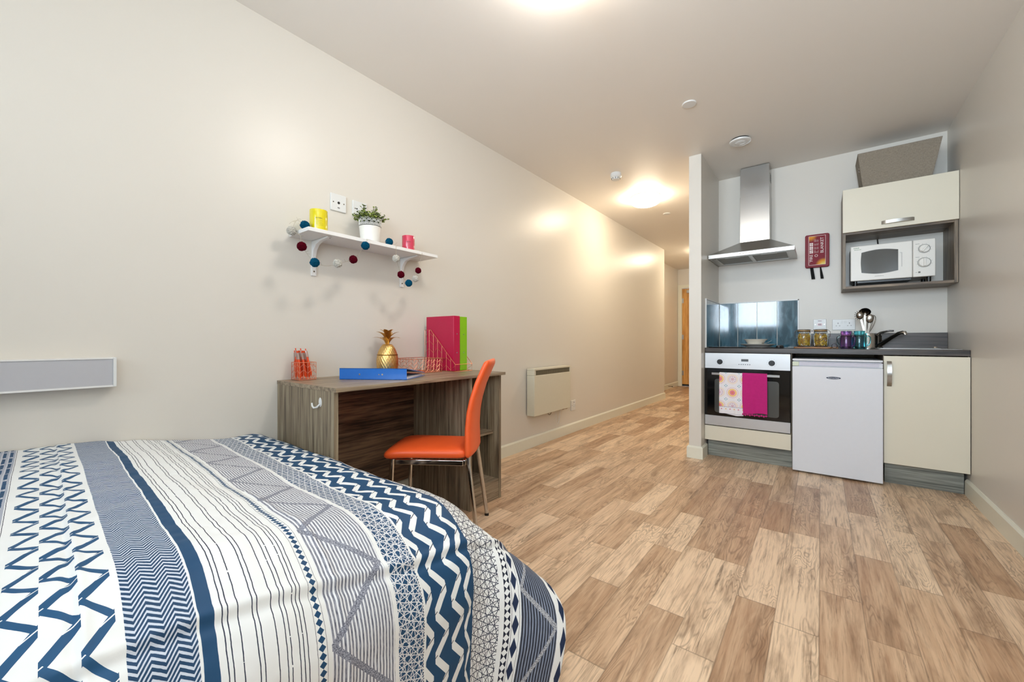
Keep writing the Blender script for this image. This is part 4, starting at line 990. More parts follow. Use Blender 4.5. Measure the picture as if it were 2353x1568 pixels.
for (xa, w_, twist) in ((2.028, 0.022, 0.0), (2.087, 0.018, 0.7)):
    rings = []
    for i in range(11):
        f = i / 10; z_ = fz0 + 0.004 - 0.100 * f; a = twist * (1 - f) * 1.6; cxx = xa + 0.012 * f; yy = YK - 0.018 - 0.008 * math.sin(PI * f)
        ww = w_ / 2 * (1 + 0.12 * f); ca, sa = math.cos(a), math.sin(a)
        rings.append([(cxx - ww * ca, yy - ww * sa * 0.5, z_), (cxx + ww * ca, yy + ww * sa * 0.5, z_), (cxx + ww * ca, yy + ww * sa * 0.5 + 0.0018, z_), (cxx - ww * ca, yy - ww * sa * 0.5 + 0.0018, z_)])
    B().loft(rings).build('pull_tab', plain('black_webbing', (12, 12, 12), 0.9), t)
# switches
def f_cook(t, P, bx):
    m = plain('dark_red_rocker', (110, 22, 32), 0.25)
    bx(B(), -0.0115, 0.0115, 0.026, 0.033, 0.0085, 0.0105).build('neon_window', m, t)
    bx(B(), -0.016, 0.016, -0.012, 0.012, 0.0085, 0.0100).build('surround', plain('pink_white', (240, 214, 214), 0.3), t)
    bx(B(), -0.0105, 0.0105, -0.0065, 0.006, 0.0098, 0.0130).build('rocker', m, t, bevel=0.001)
plate('cooker_switch', 'white square cooker switch with red rocker above the pasta jars', 'switch', 'K', (2.083, YK, 1.106), 0.088, 0.090, f_cook)
def f_double(t, P, bx):
    for s_ in (-1, 1):
        u = s_ * 0.036
        b = B(); bx(b, u - 0.0022, u + 0.0022, 0.007, 0.016, 0.0085, 0.0093); bx(b, u - 0.014, u - 0.007, -0.011, -0.0075, 0.0085, 0.0093); bx(b, u + 0.007, u + 0.014, -0.011, -0.0075, 0.0085, 0.0093)
        b.build('socket_holes', M_black, t)
        bx(B(), s_ * 0.010 - 0.0055, s_ * 0.010 + 0.0055, 0.012, 0.030, 0.0085, 0.0125).build('rocker', M_white, t, bevel=0.001)
plate('double_socket', 'white double socket on the wall left of the utensils', 'socket', 'K', (2.238, YK, 1.101), 0.146, 0.088, f_double, screws=False)

# ------------------------------------------------------------------ things on the worktop
ZW = WT
ZH = WT + 0.0068
def plate_(name, label, x, y, z, r, h, cat, prof, mat, grp=None):
    return tag(origin(B().lathe(prof, (x, y, z), 56).build(name, mat), (x, y, z)), label, cat, grp)
M_china = plain('cream_china', (232, 226, 212), 0.22, var=0.006); M_china2 = plain('grey_white_china', (206, 204, 198), 0.2, var=0.006)
bx_, by_ = 1.672, 3.86
plate_('dinner_plate', 'large pale plate on the hob, lowest of the stacked tableware', bx_ + 0.006, by_, ZH, 0.128, 0.022, 'plate', [(0, 0), (0.078, 0), (0.080, 0.003), (0.098, 0.010), (0.126, 0.0235), (0.127, 0.0255), (0.125, 0.0265), (0.094, 0.014), (0.076, 0.0065), (0, 0.0060)], M_china2)
t = plate_('cereal_bowl', 'cream cereal bowl standing on the large plate on the hob', bx_ - 0.010, by_, ZH + 0.0066, 0.083, 0.055, 'bowl', [(0, 0.0), (0.040, 0.0), (0.046, 0.004), (0.050, 0.010), (0.063, 0.032), (0.073, 0.048), (0.086, 0.0565), (0.087, 0.0585), (0.083, 0.0590), (0.070, 0.050), (0.058, 0.032), (0.044, 0.012), (0.036, 0.007), (0, 0.006)], M_china)
t = thing('dessert_spoon', 'steel spoon resting on the plate right of the bowl', 'spoon', (1.74, 3.84, ZH + 0.027))
sp = B(); rings = []
for i in range(13):
    f = i / 12; x_ = 1.722 + 0.055 * f; z_ = ZH + 0.0310 + 0.022 * f ** 1.8; w_ = 0.0035 + 0.0030 * f
    rings.append([(x_, 3.835 - w_, z_), (x_, 3.835 + w_, z_), (x_, 3.835 + w_, z_ + 0.0018), (x_, 3.835 - w_, z_ + 0.0018)])
B().loft(rings).build('handle', M_steelwire, t)
B().sphere((1.708, 3.836, ZH + 0.0322), 0.019, 16, 8, (1.0, 0.66, 0.16)).build('bowl', M_steelwire, t)

M_glass = glass('clear_glass', (250, 252, 250), 0.0, 1.45)
mp, n, p = newmat('dry_pasta'); x, y, z, v = coords(n)
finish(n, p, mix(smooth(noise(n, v, 30, 2), 0.4, 0.6), srgb(196, 140, 22), srgb(234, 196, 56)), 0.6)
def pasta_jar(x, y, z0, label, mirrored):
    t = thing('pasta_jar', label, 'jar', (x, y, z0), group='clip-top pasta jars')
    r = 0.0460; h = 0.122
    o_ = [(0, 0), (r - 0.004, 0), (r, 0.006), (r, 0.086), (r - 0.003, 0.097), (0.0400, 0.106), (0.0395, h - 0.006), (0.0405, h - 0.004), (0.0405, h), (0.0365, h)]
    i_ = [(0.0365, 0.106), (r - 0.006, 0.095), (r - 0.0032, 0.085), (r - 0.0032, 0.008), (r - 0.008, 0.0045), (0, 0.0045)]
    B().lathe(o_ + i_, (x, y, z0), 48).build('glass_body', M_glass, t)
    B().lathe([(0, h + 0.0015), (0.0405, h + 0.0015), (0.0415, h + 0.004), (0.0405, h + 0.009), (0.030, h + 0.0115), (0, h + 0.012)], (x, y, z0), 40).build('glass_lid', M_glass, t)
    B().lathe([(0.0385, h - 0.001), (0.0415, h - 0.001), (0.0415, h + 0.0022), (0.0385, h + 0.0022)], (x, y, z0), 40).build('seal', plain('orange_rubber', (206, 158, 88), 0.6), t)
    w = B(); s_ = -1 if mirrored else 1
    ring = [(x + 0.0425 * math.cos(2 * PI * k / 32), y + 0.0425 * math.sin(2 * PI * k / 32), z0 + h - 0.010) for k in range(32)]
    w.tube(ring, 0.0013, 5, close=True); ring2 = [(q[0], q[1], z0 + h + 0.006) for q in ring]; w.tube(ring2, 0.0013, 5, close=True)
    for sy in (-1, 1): w.tube([(x - s_ * 0.043, y + sy * 0.012, z0 + h + 0.006), (x - s_ * 0.058, y + sy * 0.010, z0 + h - 0.010), (x - s_ * 0.0555, y + sy * 0.009, z0 + h - 0.045), (x - s_ * 0.047, y + sy * 0.006, z0 + h - 0.052)], 0.0013, 6)
    w.tube([(x + s_ * 0.043, y - 0.008, z0 + h - 0.010), (x + s_ * 0.050, y, z0 + h - 0.002), (x + s_ * 0.043, y + 0.008, z0 + h + 0.006)], 0.0013, 6)
    w.build('wire_clip', M_steelwire, t)
    ps = B(); rnd = random.Random(int(x * 1000)); R_ = r - 0.0085
    for k in range(330):
        if k < 235: a = rnd.uniform(0, 2 * PI); rr = R_ * rnd.uniform(0.90, 1.0)
        else: a = rnd.uniform(0, 2 * PI); rr = R_ * math.sqrt(rnd.random()) * 0.85
        zz = rnd.uniform(0.012, 0.096); rr = min(rr, R_ if zz < 0.085 else 0.031)
        c_ = Vector((x + rr * math.cos(a), y + rr * math.sin(a), z0 + zz))
        tang = Vector((-math.sin(a), math.cos(a), 0)); d = (tang * rnd.uniform(-1, 1) + Vector((0, 0, rnd.uniform(-0.8, 0.8))) + Vector((math.cos(a), math.sin(a), 0)) * rnd.uniform(-.08, .08))
        if d.length < 0.1: d = tang
        d.normalize(); L = rnd.uniform(0.006, 0.0095)
        ps.tube([c_ - d * L, c_ + d * L], 0.0024, 6)
    pp = ps.build('pasta', mp, None)
    tag(origin(pp, (x, y, z0 + 0.006)), 'yellow pasta tubes filling the ' + ('left-hand' if mirrored is False else 'right-hand') + ' clip-top jar', 'pasta', kind='stuff')
    return t
# wooden serving board
t = thing('serving_board', 'small wooden serving board with a cord loop under the pasta jars', 'board', (2.04, 3.83, ZW))
M_board = wood('warm_board_wood', 0, (98, 60, 36), (148, 100, 62), (182, 134, 90), 0.5)
B().prism([(q[0], q[1]) for q in rrect(1.925, 2.150, 3.745, 3.905, 0.02)], 2, ZW + 0.0006, ZW + 0.0125).build('board_body', M_board, t, bevel=0.002)
B().prism(rrect(2.150, 2.192, 3.81, 3.835, 0.008), 2, ZW + 0.0006, ZW + 0.0125).build('board_handle', M_board, t)
B().tube([(2.170 + 0.016 * math.cos(2 * PI * k / 24), 3.800 - 0.004 * math.sin(2 * PI * k / 24), ZW + 0.020 + 0.016 * math.sin(2 * PI * k / 24)) for k in range(24)], 0.0022, 6, close=True).build('cord_loop', M_black, t)
pasta_jar(1.9870, 3.825, ZW + 0.0135, 'clip-top glass jar of pasta on the board, nearer the hob', False)
pasta_jar(2.0890, 3.825, ZW + 0.0135, 'clip-top glass jar of pasta on the board, nearer the mugs', True)
def mug(x, y, label, rgb, ang, rough=0.02):
    t = thing('mason_jar_mug', label, 'mug', (x, y, ZW), group='mason jar mugs')
    m = glass('tinted_glass_%d_%d_%d' % rgb, rgb, rough, 1.4)
    r = 0.0365; z = ZW + 0.0006
    prof = [(0, 0), (r - 0.005, 0), (r - 0.001, 0.006), (r, 0.014), (r, 0.080), (r - 0.004, 0.093), (r - 0.006, 0.098), (r - 0.004, 0.101), (r - 0.006, 0.104), (r - 0.004, 0.110), (r - 0.0045, 0.128), (r - 0.0075, 0.129),
            (r - 0.0085, 0.098), (r - 0.005, 0.080), (r - 0.004, 0.016), (r - 0.010, 0.010), (0, 0.010)]
    B().lathe(prof, (x, y, z), 40).build('glass_body', m, t)
    ca, sa = math.cos(ang), math.sin(ang)
    def hp_(u, v): return (x + ca * u, y + sa * u, z + v)
    B().tube([hp_(r - 0.003, 0.088), hp_(r + 0.012, 0.092), hp_(r + 0.022, 0.084), hp_(r + 0.024, 0.066), hp_(r + 0.021, 0.042), hp_(r + 0.012, 0.026), hp_(r - 0.002, 0.022)], [0.005, 0.005, 0.0048, 0.0046, 0.0046, 0.0048, 0.005], 12).build('glass_handle', m, t)
    em = B()                                            # embossed oval
    for k in range(28):
        th = 2 * PI * k / 28; u = 0.017 * math.cos(th); v = 0.05 + 0.023 * math.sin(th); a = math.atan2(-y, 2.09 - x) + u / r
        em.sphere((x + (r + 0.0002) * math.cos(a), y + (r + 0.0002) * math.sin(a), z + v), 0.0016, 6, 4)
    em.build('embossing', m, t)
    return t
mug(2.2370, 3.81, 'purple glass handled jar mug in front of the double socket', (226, 176, 228), R(-38))
mug(2.3100, 3.81, 'teal glass handled jar mug in front of the utensil pot', (150, 222, 230), R(4))
mug(2.2480, 3.925, 'pale teal glass handled jar mug partly hidden behind the purple one', (200, 238, 240), R(186))
# utensil pot with utensils
ux, uy = 2.362, 3.945
t = thing('utensil_pot', 'steel utensil pot behind the teal mug beside the tap', 'utensil holder', (ux, uy, ZW))
r = 0.044
B().lathe([(0, 0.0006), (r, 0.0006), (r, 0.112), (r + 0.002, 0.114), (r - 0.0015, 0.114), (r - 0.0015, 0.004), (0, 0.004)], (ux, uy, ZW), 40).build('pot_body', M_chrome, t)
def utensil(name, label, cat, foot, top, fn, group='kitchen utensils in the pot'):
    f_ = Vector(foot); tp = Vector(top)
    t = thing(name, label, cat, f_, group=group)
    d = (tp - f_).normalized(); s_ = d.cross(Vector((0, -1, 0))).normalized(); o_ = s_.cross(d).normalized()
    fn(t, f_, tp, d, s_, o_)
def strap(t, a, c, s_, o_, w, th=0.0016, mat=None):
    B().loft([[a - s_ * w / 2 * k - o_ * th, a + s_ * w / 2 * k - o_ * th, a + s_ * w / 2 * k + o_ * th, a - s_ * w / 2 * k + o_ * th] if i == 0 else [c - s_ * w / 2 * k - o_ * th, c + s_ * w / 2 * k - o_ * th, c + s_ * w / 2 * k + o_ * th, c - s_ * w / 2 * k + o_ * th] for i, k in ((0, 1.0), (1, 0.8))]).build('handle', mat or M_steelwire, t)
def u_server(t, a, c, d, s_, o_):
    strap(t, a, c - d * 0.02, s_, o_, 0.014)
    b = B().sphere(c + d * 0.012, 0.022, 16, 10, (1, 0.5, 1.25)); hd = c + d * 0.012
    for k in range(9):
        an = R(-75 + k * 24); q = hd + (-s_ * math.cos(an) + d * math.sin(an) * 1.2) * 0.020
        b.tube([q, q + (-s_ * math.cos(an) + d * math.sin(an)) * 0.013 - Vector((0, 0.004, 0))], [0.0022, 0.0017], 6)
    b.build('head', M_steelwire, t)
def u_ladle(t, a, c, d, s_, o_):
    strap(t, a, c, s_, o_, 0.013)
    b = B(); rings = []
    n_ = Vector((0.10, -0.75, -0.62)).normalized(); a1 = n_.cross(Vector((1, 0, 0))).normalized(); a2 = n_.cross(a1); cc = c + d * 0.018
    for i in range(15):
        f = i / 14
        if f <= 0.5: ph = PI / 2 * (f / 0.5); rr, dp = 0.036 * math.cos(ph) , 0.026 * math.sin(ph)
        rr, dp = (0.036 * math.sin(PI / 2 * min(1, f * 2)), -0.027 * math.cos(PI / 2 * min(1, f * 2))) if f <= 0.5 else (0.0345 * math.sin(PI / 2 * (2 - f * 2)) if f < 1 else 0.0002, -0.0255 * math.cos(PI / 2 * (2 - f * 2)))
        rings.append([cc + (a1 * math.cos(2 * PI * j / 28) + a2 * math.sin(2 * PI * j / 28)) * max(rr, 0.0002) + n_ * dp for j in range(28)])
    b.loft(rings).build('ladle_bowl', plain('dark_steel', (96, 92, 86), 0.2, 1.0), t)
def u_spoon(t, a, c, d, s_, o_):
    strap(t, a, c, s_, o_, 0.012)
    b = B(); cc = c + d * 0.022; rings = []
    for i in range(9):
        al = -PI / 2 + PI * i / 8; rings.append([cc + (s_ * 0.021 * math.cos(2 * PI * j / 20) + d * 0.033 * math.sin(2 * PI * j / 20)) * max(math.cos(al), 0.01) + o_ * 0.006 * math.sin(al) for j in range(20)])
    b.loft(rings).build('spoon_bowl', M_steelwire, t)
def u_whisk(t, a, c, d, s_, o_):
    B().tube([a, a + (c - a) * 0.45], 0.0055, 10).build('handle', M_steelwire, t)
    st = a + (c - a) * 0.45; L = (c - st).length; b = B()
    for k in range(5):
        w = s_ * math.cos(PI * k / 5) + o_ * math.sin(PI * k / 5); pts = []
        for i in range(25):
            f = i / 24; th = PI * 2 * f; u = (1 - math.cos(th)) / 2; sg = math.sin(th) * (0.35 + 0.65 * u) * 0.030
            pts.append(st + d * L * u + w * sg)
        b.tube(pts, 0.0009, 5)
    b.build('wires', M_steelwire, t)
ub = ZW + 0.0065
utensil('pasta_server', 'steel toothed pasta server, leftmost of the utensils in the pot', 'kitchen utensil', (ux + 0.006, uy - 0.022, ub), (ux - 0.040, uy - 0.022, 1.145), u_server)
utensil('ladle', 'dark steel ladle with the tallest head among the utensils', 'kitchen utensil', (ux - 0.008, uy + 0.006, ub), (ux - 0.014, uy + 0.002, 1.160), u_ladle)
utensil('serving_spoon', 'steel serving spoon between the ladle and the whisk', 'kitchen utensil', (ux - 0.010, uy - 0.024, ub), (ux + 0.010, uy - 0.030, 1.108), u_spoon)
utensil('whisk', 'steel balloon whisk, rightmost of the utensils in the pot', 'kitchen utensil', (ux - 0.018, uy + 0.020, ub), (ux + 0.034, uy + 0.012, 1.158), u_whisk)

# ------------------------------------------------------------------ tea towels over the oven handle
def towel(name, label, x0, x1, zf, zb_, mat, fringe, flare=0.0, off=0.0, seed=1):
    t = thing(name, label, 'tea towel', ((x0 + x1) / 2, 3.634, 0.70), group='tea towels on the oven handle')
    rnd = random.Random(seed); nx = 28; rows = []
    r_ = 0.0105 + off; yc, zc = 3.634, 0.6985
    path = []
    for i in range(16): f = i / 15; path.append((yc + 0.0075 + off * 0.6, zb_ + (zc + 0.004 - zb_) * f, 0))
    for i in range(1, 10): a = PI * i / 10; path.append((yc + (0.0075 + off * 0.6) * math.cos(a), zc + 0.004 + (0.0085 + off) * math.sin(a), 1))
    for i in range(34): f = i / 33; path.append((yc - 0.0080 - off * 0.8, zc + 0.004 + (zf - zc) * f, 2))
    vs, fs = [], []
    for th in (0.0, 1.0):
        for i, (yy, zz, k) in enumerate(path):
            for j in range(nx + 1):
                u = j / nx; dep = (zc - zz) / max(zc - zf, 0.01) if k == 2 else 0
                wob = 0.0035 * dep * math.sin(u * 9 + seed) + 0.0022 * dep * math.sin(u * 21 + zz * 9 + seed * 2)
                xx = x0 + (x1 - x0) * u + flare * dep * (u - 0.3)
                nrm = (0.0014 * th) * (-1 if k == 2 else (1 if k == 0 else 0)); nz = 0.0014 * th if k == 1 else 0
                sg = -1 if k == 2 else 1
                vs.append((xx, min(yy + wob * (-1) * (1 if k == 2 else 0) - (abs(wob) * 0.5 if k == 2 else 0) + nrm, 3.656), zz + nz + (0.006 * dep * math.sin(u * 5 + seed) if i == len(path) - 1 else 0)))
    m = len(path); w = nx + 1; K = m * w
    for i in range(m - 1):
        for j in range(nx):
            a = i * w + j; fs.append((a, a + 1, a + w + 1, a + w)); fs.append((K + a, K + a + w, K + a + w + 1, K + a + 1))
    for i in range(m - 1):
        a = i * w; fs.append((a, a + w, K + a + w, K + a)); a = i * w + nx; fs.append((a, K + a, K + a + w, a + w))
    for j in range(nx):
        fs.append((j, K + j, K + j + 1, j + 1)); a = (m - 1) * w + j; fs.append((a, a + 1, K + a + 1, K + a))
    B().add(vs, fs).build('cloth', mat, t, angle=70)
    if fringe:
        for k in range(11):
            u = (k + 0.5) / 11; xx = x0 + (x1 - x0) * u + flare * (u - 0.3)
            B().sphere((xx, 3.634 - 0.0105 - off - 0.002 * math.sin(u * 9), zf - 0.006 - 0.004 * (k % 2)), 0.0078, 10, 6).build('bobble', mat, t)
mtp, n, p = newmat('patterned_tea_towel'); x, y, z, v = coords(n)       # local origin (1.516, 3.634, 0.70)
px = x + 0.0815; pz = z * -1.0                                              # metres from the left edge, metres down
cell_w, cell_h = 0.094, 0.108
col = srgb(236, 232, 236)
ph = px / cell_w + 0.52; qh = pz / cell_h + 0.13
ci = floor_(ph); ri = floor_(qh); fx_ = fract(ph) - 0.5; fz_ = fract(qh) - 0.5
dx = fx_ * cell_w; dz = fz_ * cell_h
rd = mth(n, 'SQRT', dx * dx + dz * dz); an = mth(n, 'ARCTAN2', dz, dx)
par = fract((ci + ri) * 0.5 + 0.01) > 0.25
cA = mix(rd < 0.034, col, mix(smooth(sinx(an * 22.0), -0.2, 0.2) * (rd > 0.0275), srgb(240, 184, 66), col))
cA = mix(rd < 0.027, cA, srgb(242, 196, 88)); cA = mix(rd < 0.022, cA, srgb(238, 226, 214)); cA = mix(rd < 0.0195, cA, srgb(222, 110, 130))
cA = mix(between(rd, 0.0115, 0.0135), cA, srgb(244, 190, 170)); cA = mix(rd < 0.004, cA, srgb(240, 150, 80))
cA = mix(between(rd, 0.0385, 0.0425) * (sinx(an * 22.0) > 0.3), cA, srgb(206, 76, 110))
cB = mix(between(rd, 0.024, 0.027) * (sinx(an * 30.0) > -0.2), col, srgb(176, 70, 130))
petal = (absx(sinx(an * 4.0)) * rd) < 0.0042
cB = mix(petal * between(rd, 0.003, 0.022), cB, srgb(188, 74, 128))
cB = mix(between(rd, 0.030, 0.034) * (sinx(an * 26.0) > 0.1), cB, srgb(244, 208, 128)); cB = mix(between(rd, 0.037, 0.0385), cB, srgb(240, 196, 130))
cc_ = mix(par, cA, cB)
sx_ = fract(ph + 0.5) - 0.5; sz_ = fract(qh + 0.5) - 0.5; sd = mth(n, 'SQRT', sx_ * sx_ * (cell_w * cell_w) + sz_ * sz_ * (cell_h * cell_h)); sa = mth(n, 'ARCTAN2', sz_, sx_)
cc_ = mix(between(sd, 0.005, 0.0115) * (sinx(sa * 4.0 + 1.57) > 0.15), cc_, srgb(96, 166, 186))
band = pz > 0.262
bc = mix(between(pz, 0.262, 0.267) * (sinx(px * 900.0) > 0.0), col, srgb(120, 112, 150))
dts = mth(n, 'SQRT', (fract(px / 0.03) - 0.5) * (fract(px / 0.03) - 0.5) * 0.0009 + (pz - 0.281) * (pz - 0.281))
bc = mix(dts < 0.0042, bc, mix(sinx(px * 110.0) > 0.0, srgb(232, 176, 80), srgb(200, 90, 130)))
bc = mix(between(pz, 0.318, 0.3205), bc, srgb(150, 146, 160))
finish(n, p, mix(band, cc_, bc), 0.9, 0, bump=noise(n, v, 700, 2), bstr=0.15, bdist=0.0005)
M_mag = plain('magenta_cotton', (190, 20, 118), 0.85, var=0.05, scale=60, Sheen_Weight=0.2)
towel('tea_towel', 'white tea towel with yellow and pink sunburst pattern over the oven handle', 1.4345, 1.602, 0.372, 0.52, mtp, False, 0.006, 0.0, 1)
towel('tea_towel', 'magenta tea towel with bobble fringe over the oven handle', 1.598, 1.764, 0.396, 0.50, M_mag, True, 0.004, 0.003, 4)

# ------------------------------------------------------------------ bed
t = thing('bed', 'low double bed with white mattress under the patterned duvet', 'bed', (0.68, -0.26, 0))
B().box(0.02, 1.23, -1.20, 0.61, 0.29, 0.495).build('mattress', M_whitem, t, bevel=0.03, seg=3)
B().box(0.03, 1.22, -1.20, 0.60, 0.12, 0.289).build('bed_base', plain('grey_base_fabric', (120, 116, 112), 0.9), t, bevel=0.01)
for lx in (0.12, 1.12):
    for ly in (-1.1, 0.55): B().cyl((lx, ly, 0), (lx, ly, 0.12), 0.025, seg=16).build('leg', M_black, t)
S0, T0, RD = 1.1828, 0.7026, 0.2197
S1, THEM = 1.93, 1.132
def sstep(x, a, b_): x = min(1.0, max(0.0, (x - a) / (b_ - a))); return x * x * (3 - 2 * x)
def cloth(s, u):
    a, b_ = max(0.0, s - S0), max(0.0, u - T0); d = math.hypot(a, b_)
    zt = 0.6085 - 0.0731 * sstep(u, 0.15, 0.70)
    zt += 0.007 * mnoise.noise(Vector((s * 2.3, u * 2.3, 1.7)))
    bx, by = min(s, S0), min(u, T0)
    if d < 1e-9: return bx, by, zt
    diag = (2 * a * b_ / (d * d)) ** 2.547
    tm = R(88 - 48.0 * diag); h = RD * tm; th = min(d / RD, tm)
    hor = RD * math.sin(th) + max(0.0, d - h) * math.cos(tm); drop = RD * (1 - math.cos(th)) + max(0.0, d - h) * math.sin(tm)
    if d > h: hor += 0.010 * math.sin(11.0 * (s if b_ > a else u) + 2) * min(1.0, (d - h) / 0.3) * (1 - diag)
    hor *= 1 - 0.16 * sstep(drop, 0.30, 0.55) * diag
    return bx + hor * a / d, by + hor * b_ / d, zt - drop
def crease(q, c, w, A): e = (q - c) / w; return A * math.exp(-e * e)
def duv(s, u):
    x, y, z = cloth(s, u)
    e = 0.004
    x1, y1, z1 = cloth(s + e, u); x2, y2, z2 = cloth(s, u + e)
    n = Vector((x1 - x, y1 - y, z1 - z)).cross(Vector((x2 - x, y2 - y, z2 - z)))
    n = n.normalized() if n.length > 1e-12 else Vector((0, 0, 1))
    h = 0.0065 * mnoise.noise(Vector((s * 5.0, u * 7.0, 0.3))) + 0.0028 * mnoise.noise(Vector((s * 16.0 + u * 5, u * 15.0, 4.3))) + 0.0012 * mnoise.noise(Vector((s * 45.0, u * 38.0, 8.0)))
    h += crease(u + 0.05 * s, 0.132, 0.006, -0.0035) + crease(u + 0.05 * s, 0.142, 0.007, 0.003)
    sc = 1.36 + 0.05 * (u - 0.3)
    h += crease(s, sc, 0.010, 0.0055) + crease(s, sc + 0.020, 0.010, -0.004)
    h += crease(u, 0.405, 0.006, 0.003) * (1 if s > 0.9 else 0)
    if s < 0.5: h += 0.002 * math.sin(u * 60 + s * 20) * (0.5 - s)
    p = Vector((x, y, z)) + n * h
    p.y = min(p.y, 0.841 + 0.5 * sstep(p.x, 0.565, 0.78) + (0.10 * sstep(p.x, 0.555, 0.63)))
    p.z = max(p.z, 0.006 + 0.004 * mnoise.noise(Vector((s * 20, u * 20, 0))))
    p.x = max(p.x, 0.004)
    return p
NS, NT = 430, 470
vs, fs, uvs = [], [], []
def urow(s_): return [-1.15 + (-0.12 + 1.15) * i / 60 for i in range(60)] + [-0.12 + (THEM - 0.049 * s_ + 0.12) * i / (NT - 60) for i in range(NT - 59)]
for i in range(NS + 1):
    s_ = 0.004 + (S1 - 0.004) * i / NS
    for u in urow(s_):
        vs.append(duv(s_, u)); uvs.append((s_, u + 0.049 * s_))
w_ = NT + 1
for i in range(NS):
    for j in range(w_ - 1): a = i * w_ + j; fs.append((a, a + w_, a + w_ + 1, a + 1))
me = bpy.data.meshes.new('duvet'); me.from_pydata([tuple(v) for v in vs], [], fs)
uvl = me.uv_layers.new(name='cloth')
import array
buf = array.array('f', [0.0]) * (len(me.loops) * 2)
for l in me.loops: buf[l.index * 2], buf[l.index * 2 + 1] = uvs[l.vertex_index]
uvl.data.foreach_set('uv', buf); me.polygons.foreach_set('use_smooth', [True] * len(me.polygons))
md_, n, p = newmat('patterned_duvet_cotton')
s, tt, _, uvv = coords(n, 'UV')
x, y, z, ov = coords(n)
WHT = srgb(238, 240, 240); NAV = srgb(8, 68, 108); BLK = srgb(16, 26, 52); GRY = srgb(108, 112, 128)
wob = (noise(n, comb(n, s * 22.0, tt * 22.0, 0.0), 1.0, 3) - 0.5) * 0.006
wf = (noise(n, comb(n, s * 120.0, tt * 120.0, 0.0), 1.0, 2) - 0.5) * 0.0022
T_ = tt + wf * 0.6
col = mix(0.0 * s, WHT, WHT)
def put(col, lo, hi, pat): return mix(between(T_, lo, hi), col, pat)
# dashed columns at the left edge
u = (tt + 0.3) / 0.0135
dash = (absx(fract(u + wf * 60.0) - 0.5) < 0.24) * (fract(s / 0.085 + floor_(u) * 0.03) > 0.16)
dcol = mix(absx(fract(u * 2.0 + 0.25) - 0.5) < 0.2, srgb(168, 174, 188), srgb(196, 198, 206))
dcol = mix(dash, dcol, NAV)
col = put(col, -2.0, 0.052, dcol); col = put(col, 0.0535, 0.0545, BLK)
# columns of stepped zigzag ribbons: parallelograms between the edges lo..hi of each column
def stepped(col, lo, hi, per, ph, wa, wb, ink, edge=None, emask=None):
    q = (tt - lo) * (1.0 / (hi - lo)); f = fract(s / per + ph + wf * 3.0)
    ins = between(tt, lo, hi)
    def near(e): return absx(fract(e + 0.5) - 0.5)
    a_ = near(f - q * 0.5) < wa; b_ = near(f + q * 0.5) < wb
    m = maxx(a_, b_) * ins
    if emask is not None: m = m * emask
    c = mix(m, col, ink)
    if edge is not None:
        w = 0.013
        e1 = (near(f - 0.5 + (q - 1.0) * 0.28 + 0.02) < w) * (q > 0.55) * b_ ; e2 = (near(f + q * 0.28) < w) * (q < 0.45) * a_
        c = mix(maxx(e1, e2) * m, c, edge)
    return c
INK = mix(noise(n, uvv, 30, 2), NAV, srgb(20, 86, 132))
for lo, hi, ph in ((0.066, 0.1005, 0.62), (0.101, 0.1385, 0.50), (0.1375, 0.1715, 0.38)):
    col = stepped(col, lo, hi, 0.0862, ph, 0.085, 0.115, INK, WHT)
# herringbone
hb = s + tri(tt / 0.030 + 0.2) * 0.017 + tt * 0.35 + wf * 0.8
hbm = fract(hb / 0.0092) < 0.56
col = put(col, 0.1795, 0.2565, mix(hbm, srgb(206, 214, 228), srgb(10, 60, 98)))
# solid blue stripe with ragged edges
col = mix(between(tt + wob * 0.5, 0.2600, 0.2790), col, NAV)
# wavy thin dark lines
u = (tt + wob * 0.55 + wf * 0.35) / 0.0068
keep = white(n, comb(n, floor_(u), 3.0, 1.0)) > 0.26
thin = absx(fract(u) - 0.5) < 0.115
brk = noise(n, comb(n, s * 70.0, floor_(u) * 3.1, 0.0), 1.0, 1) > 0.30
col = put(col, 0.285, 0.416, mix(thin * keep * brk, WHT, srgb(24, 34, 62)))
# small diamond chain
def diamonds(col, c, hw, per, ink, lo, hi):
    e = absx(tt - c) / hw + absx(fract(s / per) - 0.5) * 2.0
    return mix((e < 1.0) * between(tt, lo, hi), col, ink)
col = put(col, 0.4195, 0.4203, BLK); col = diamonds(col, 0.4288, 0.0068, 0.0134, NAV, 0.41, 0.45); col = put(col, 0.4371, 0.4378, BLK)
# grey hatched stripe with big zigzag
scr = noise(n, comb(n, s * 60.0, tt * 900.0, 0.0), 1.0, 3, 0.7)
ln = absx(fract((tt + wob * 0.25) / 0.0072) - 0.5) < 0.27
gcol = mix(ln, srgb(234, 236, 240), mix(smooth(scr, 0.35, 0.65), srgb(70, 74, 92), srgb(168, 172, 186)))
zz = 0.449 + tri(s / 0.235 + 0.23) * 0.122
dg = absx(tt - zz) < 0.0085
gcol = mix(dg, gcol, mix(smooth(noise(n, comb(n, s * 500.0, tt * 300.0, 1.0), 1.0, 2), 0.4, 0.6), srgb(96, 100, 116), srgb(166, 170, 184)))
col = put(col, 0.446, 0.578, gcol)
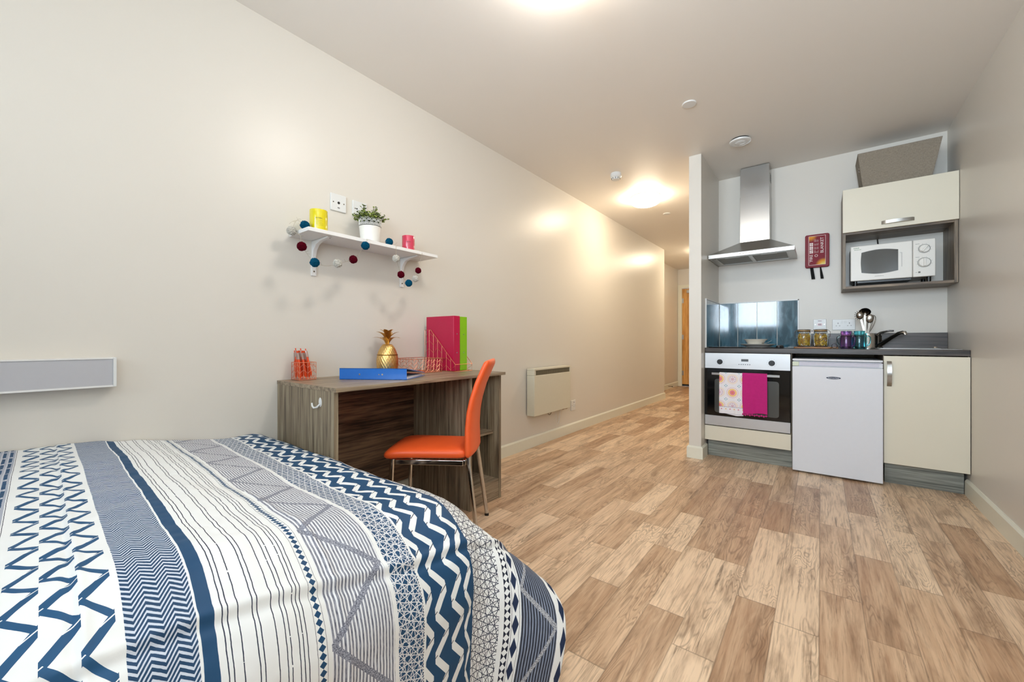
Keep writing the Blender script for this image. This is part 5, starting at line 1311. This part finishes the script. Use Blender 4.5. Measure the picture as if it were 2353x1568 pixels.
# random net of lines
def net(k, ink, ground):
    m = None; big = 1.25 if k < 1.5 else 1.5
    wx = noise(n, comb(n, s * 9.0, tt * 9.0, k), 1.0, 2) * 0.03
    for i, (a, pr) in enumerate(((0, 0.0135), (28, 0.0115), (62, 0.0125), (93, 0.0145), (121, 0.0110), (151, 0.0130))):
        q = (s + wx) * math.cos(R(a + k * 7)) + (tt - wx * (0.6 - i * 0.2)) * math.sin(R(a + k * 7))
        l = absx(fract(q / (pr * big) + i * 0.31) - 0.5) < (0.052 if k < 1.5 else 0.040)
        m = l if m is None else maxx(m, l)
    return mix(m, ground, ink)
col = put(col, 0.588, 0.653, net(1.0, srgb(226, 228, 232), NAV))
col = put(col, 0.653, 0.6545, mix(fract(s / 0.006) > 0.5, WHT, BLK))
# blue ground with white stepped ribbons
zc = put(col, 0.6605, 0.8348, NAV)
zc = stepped(zc, 0.648, 0.682, 0.094, 0.05, 0.13, 0.13, WHT, BLK, tt > 0.6605)
for lo, hi, ph in ((0.687, 0.727, 0.05), (0.738, 0.778, 0.12), (0.783, 0.823, 0.16)): zc = stepped(zc, lo, hi, 0.094, ph, 0.125, 0.135, WHT, BLK)
col = zc
col = put(col, 0.8348, 0.948, net(2.0, srgb(22, 34, 64), WHT))
# diamond chain, triangles
zc = put(col, 0.962, 0.978, BLK)
zc = diamonds(zc, 0.970, 0.0084, 0.0170, WHT, 0.962, 0.978)
zc = put(zc, 0.9815, 0.9825, BLK)
def tris(col, c, hw, per, lo, hi):
    f = absx(fract(s / per) - 0.5) * 2.0
    m = (absx(tt - c) / hw < (f - 0.06) * 1.1) * (f > 0.12)
    return mix(m * between(tt, lo, hi), col, srgb(16, 40, 76))
zc = tris(zc, 0.9915, 0.0085, 0.050, 0.983, 1.0)
zc = put(zc, 1.0015, 1.0023, BLK)
# dark pinstripe with zigzag
scr2 = noise(n, comb(n, s * 40.0, tt * 1400.0, 3.0), 1.0, 3, 0.7)
pin = absx(fract((tt + wob * 0.2) / 0.0074) - 0.5) < 0.22
g2 = mix(pin, mix(smooth(scr2, 0.3, 0.7), srgb(86, 94, 116), srgb(150, 162, 184)), srgb(14, 22, 40))
z2 = 1.009 + tri(s / 0.235 + 0.02) * 0.090
g2 = mix(absx(tt - z2) < 0.0062, g2, mix(smooth(noise(n, comb(n, s * 500.0, tt * 300.0, 2.0), 1.0, 2), 0.4, 0.6), srgb(110, 114, 124), srgb(196, 198, 204)))
zc = put(zc, 1.007, 1.1026, g2)
zc = tris(zc, 1.123, 0.009, 0.070, 1.112, 1.136)
finish(n, p, zc, 0.62, 0, bump=noise(n, uvv, 900, 2), bstr=0.12, bdist=0.0006)
me.materials.append(md_)
dv = bpy.data.objects.new('duvet', me); COL.objects.link(dv)
origin(dv, (0.6, 0.0, 0.6))
sol = dv.modifiers.new('thickness', 'SOLIDIFY'); sol.thickness = 0.006; sol.offset = -1
tag(dv, 'white duvet with navy, teal and grey geometric stripes spread over the bed', 'duvet')
